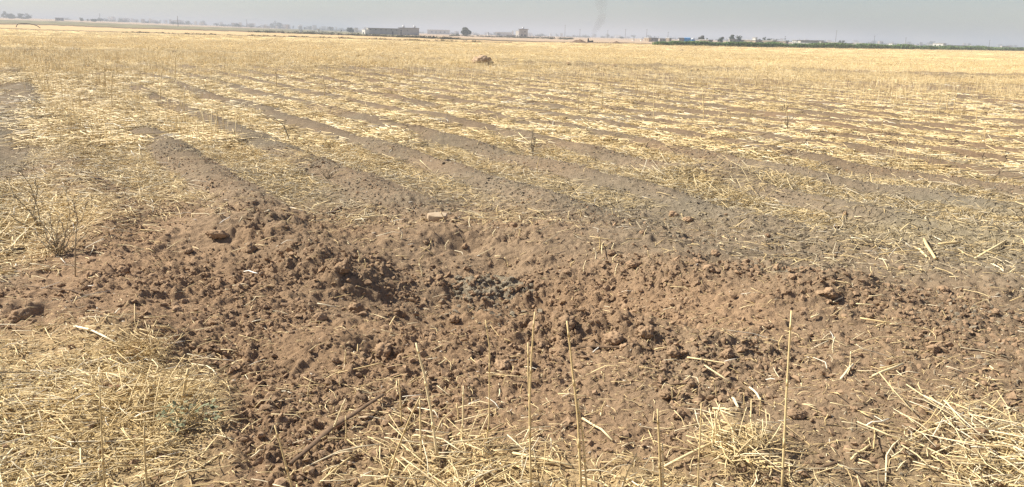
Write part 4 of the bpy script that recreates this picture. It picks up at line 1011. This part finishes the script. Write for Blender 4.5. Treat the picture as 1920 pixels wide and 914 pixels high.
# green crop strip
cr = []
for i in range(6):
    mb = MB()
    for q in range(34):
        b = Vector((random.gauss(0, .3), random.gauss(0, .3), 0)); yaw = rnd(0, 6.28); h = rnd(.35, 1.0); d = Vector((math.cos(yaw) * .28, math.sin(yaw) * .28, 1)); sdv = Vector((-math.sin(yaw), math.cos(yaw), 0)) * rnd(.04, .08)
        m1 = b + d * h * .6; e = b + d * h * .85 + Vector((math.cos(yaw), math.sin(yaw), -.2)) * .28
        mb.quad(b - sdv * .5, b + sdv * .5, m1 + sdv, m1 - sdv); mb.quad(m1 - sdv, m1 + sdv, e + sdv * .3, e - sdv * .3)
    cr.append(mb.mesh('crop_plant', MCROP))
CP = source('crop_shapes', cr)
EU = [1228, 1240, 1320, 1420, 1600, 1780, 1920, 2300]; EV = [84.6, 84.6, 86.4, 88.4, 91.3, 93.8, 95.8, 101]
P = []
for _ in range(9000):
    u = rnd(1228, 2200); v = float(np.interp(u, EU, EV)) + .5; d = ray(u, v); t = -CAM_H / d[2]; back = rnd(0, 1) ** 1.5 * 16
    if fbm(np.array([u / 13.]), np.array([3.]), 5, 2)[0] > .72 and u < 1320 and rnd(0, 1) < .7: continue
    x, y = d[0] * t, d[1] * t; P.append((x + back * x / y, y + back, 0, (.55 + .85 * float(fbm(np.array([u / 11.]), np.array([1.]), 6, 3)[0])) * rnd(.6, 1.05) * np.interp(u, [1228, 1320, 1500, 1920], [.85, 1.1, 1.3, 1.5])))
P = np.array(P); P[:, 2] = Hxy(P[:, 0], P[:, 1])
o = scatter('green_crop', P[:, :3], np.stack([np.zeros(len(P)), np.zeros(len(P)), rng.uniform(0, 6.28, len(P))], -1), P[:, 3], rng.integers(0, 6, len(P)), CP, MCROP)
tag(o, 'strip of green crop along the far right edge of the straw field', 'crop')
# dirt heaps beyond the field
def heap(u, D, w, h, label, m=MEARTH, name='dirt_heap', cat='dirt heap'):
    c, s = far(u, D); bm = bmesh.new(); bmesh.ops.create_grid(bm, x_segments=28, y_segments=16, size=1.0)
    for v in bm.verts:
        r2 = min(1, math.hypot(v.co.x, v.co.y)); z = (1 - r2) ** 1.2 * (1 + .5 * mnoise.noise(v.co * 3 + Vector((u, 0, 0)))); v.co = Vector((v.co.x * w * s * .5, v.co.y * w * s * .4, z * h * s - .1))
    me = bpy.data.meshes.new(name); bm.to_mesh(me); bm.free(); me.materials.append(m); me.polygons.foreach_set('use_smooth', np.ones(len(me.polygons), bool))
    return tag(link(name, me, loc=c), label, cat)
heap(1086, 172, 44, 7.0, 'wide brown dirt heap at the field edge, left of the black shape')
heap(1155, 168, 34, 5.6, 'smaller brown dirt heap at the field edge, right of the black shape')
heap(1118, 170, 40, 2.4, 'low brown spoil ridge between the two dirt heaps')
heap(1057, 160, 13, 2.6, 'tiny dark heap at the field edge left of the dirt heaps')
for (u, w, h, lb) in [(905, 7, 2.0, 'pale low heap on the pinkish strip, right of the lone bushy tree'), (922, 8, 2.2, 'pale low heap second along the pinkish strip'), (952, 9, 1.8, 'pale low heap left of the grey yard wall'), (1020, 8, 1.6, 'pale low heap right of the two storey house'), (836, 7, 1.5, 'pale low heap in front of the wide hall')]:
    heap(u, 300, w, h, lb, MWALLT)
# black burnt shape
c, s = far(1106, 200); root = bpy.data.objects.new('burnt_heap', None); COL.objects.link(root); root.location = c; tag(root, 'black heap with a tall pointed left end beneath the smoke wisp', 'burnt heap')
mb = MB(); mb.tube([Vector((-2.6 * s, 0, -.2)), Vector((-2.9 * s, 0, 3 * s)), Vector((-3.2 * s, 0, 6 * s)), Vector((-3.2 * s, 0, 7.2 * s))], [2.1 * s, 1.6 * s, .9 * s, .55 * s], 8); link('upright_end', mb.mesh('upright_end', MBLACK), root)
mb = MB(); mb.tube([Vector((-3 * s, 0, .8 * s)), Vector((0, 0, 1.1 * s)), Vector((3.2 * s, 0, 1.3 * s)), Vector((5 * s, 0, 1.6 * s)), Vector((6.2 * s, 0, .8 * s))], [1.2 * s, 1.3 * s, 1.5 * s, 1.9 * s, .9 * s], 8); link('low_end', mb.mesh('low_end', MBLACK), root)
# dark post and heap at the field edge
c, s = far(787.5, 215); mb = MB(); mb.tube([Vector((0, 0, -.1)), Vector((.05, 0, 4.4 * s))], [.75 * s, .6 * s], 6); tag(link('post', mb.mesh('post', MBLACK), loc=c), 'short dark post at the field edge right of the grey block', 'post')
heap(793.5, 215, 7, 2.2, 'small dark heap beside the short dark post', MBLACK, 'dark_heap', 'heap')
# bent black pipe
p = at(30, 52); D = p.y; c, s = far(30, D); mb = MB()
prof = [(30, 51.5), (31.5, 48), (34, 45.5), (40, 44.6), (48, 44.4), (56, 45.2), (64, 47), (70, 49), (75, 52.5), (79, 57)]
mb.tube([world_pt(u, v, c) - c for u, v in prof], .62 * s, 7); tag(link('bent_pipe', mb.mesh('bent_pipe', MBLACK), loc=c), 'long black pipe bent into an arch over the left field edge', 'pipe')
# utility poles
def pole(u, D, h, label, arm=1, group=None):
    c, s = far(u, D); root = bpy.data.objects.new('utility_pole', None); COL.objects.link(root); root.location = c; tag(root, label, 'utility pole', group)
    mb = MB(); mb.tube([Vector((0, 0, -.3)), Vector((0, 0, h * s))], [.5 * s, .36 * s], 6); link('pole', mb.mesh('pole', MPOLE), root)
    if arm:
        mb = MB(); mb.tube([Vector((-1.6 * s, 0, h * s * .93)), Vector((1.6 * s, 0, h * s * .93))], .22 * s, 5); link('crossarm', mb.mesh('crossarm', MPOLE), root)
pole(334, 430, 19, 'dark bare pole standing in the olive band on the left', 0)
for (u, D, h) in [(1059, 950, 22), (1087, 950, 15), (1139, 1000, 14), (1172, 850, 17), (1212, 800, 18), (1252, 800, 14), (1566, 800, 24), (1638, 800, 16), (1697, 800, 14), (1854, 850, 13), (188, 900, 14), (463, 1000, 14)]:
    pole(u, D, h, 'thin hazy pole with a crossarm on the skyline', 1, 'hazy poles along the skyline')

# ------------------------------------------------------------------ smoke wisp and haze
def volume(name, me, col, dens, aniso=0.0, nscale=None, label=None, cat=None):
    m = bpy.data.materials.new(name); m.use_nodes = True; nt = m.node_tree; nt.nodes.clear()
    v = nt.nodes.new('ShaderNodeVolumePrincipled'); o_ = nt.nodes.new('ShaderNodeOutputMaterial'); nt.links.new(v.outputs[0], o_.inputs['Volume'])
    v.inputs['Color'].default_value = (*col, 1); v.inputs['Density'].default_value = dens; v.inputs['Anisotropy'].default_value = aniso
    me.materials.clear(); me.materials.append(m)
    o = link(name, me); o['kind'] = 'stuff'
    if label: tag(o, label, cat)
    return o
c, s = far(1108, 240)
mb = MB(); mb.tube([c + Vector((x * s, 0, z * s)) for x, z in ((0, 4), (4, 14), (10, 26), (17, 38), (20, 50))], [1.5 * s, 4.5 * s, 7 * s, 8.5 * s, 6 * s], 10)
volume('smoke', mb.mesh('smoke', MBLACK), (.22, .22, .23), .09, 0, None, 'thin grey smoke wisp rising above the black heap', 'smoke')
mb = MB(); mb.tube([c + Vector((x * s, 0, z * s)) for x, z in ((19, 51), (16, 60), (15, 69), (15, 79), (13, 88))], [6 * s, 11 * s, 13 * s, 13 * s, 9 * s], 12)
volume('smoke', mb.mesh('smoke', MBLACK), (.22, .22, .23), .05, 0, None, 'faint grey smoke puff high above the black heap', 'smoke')
mb = MB(); zt, zb = 24.0, -1.6; mb.box((0, 0, (zt + zb) / 2), (9600, 9600, zt - zb))
volume('haze', mb.mesh('haze', MBLACK, False), (.54, .60, .71), HAZE)
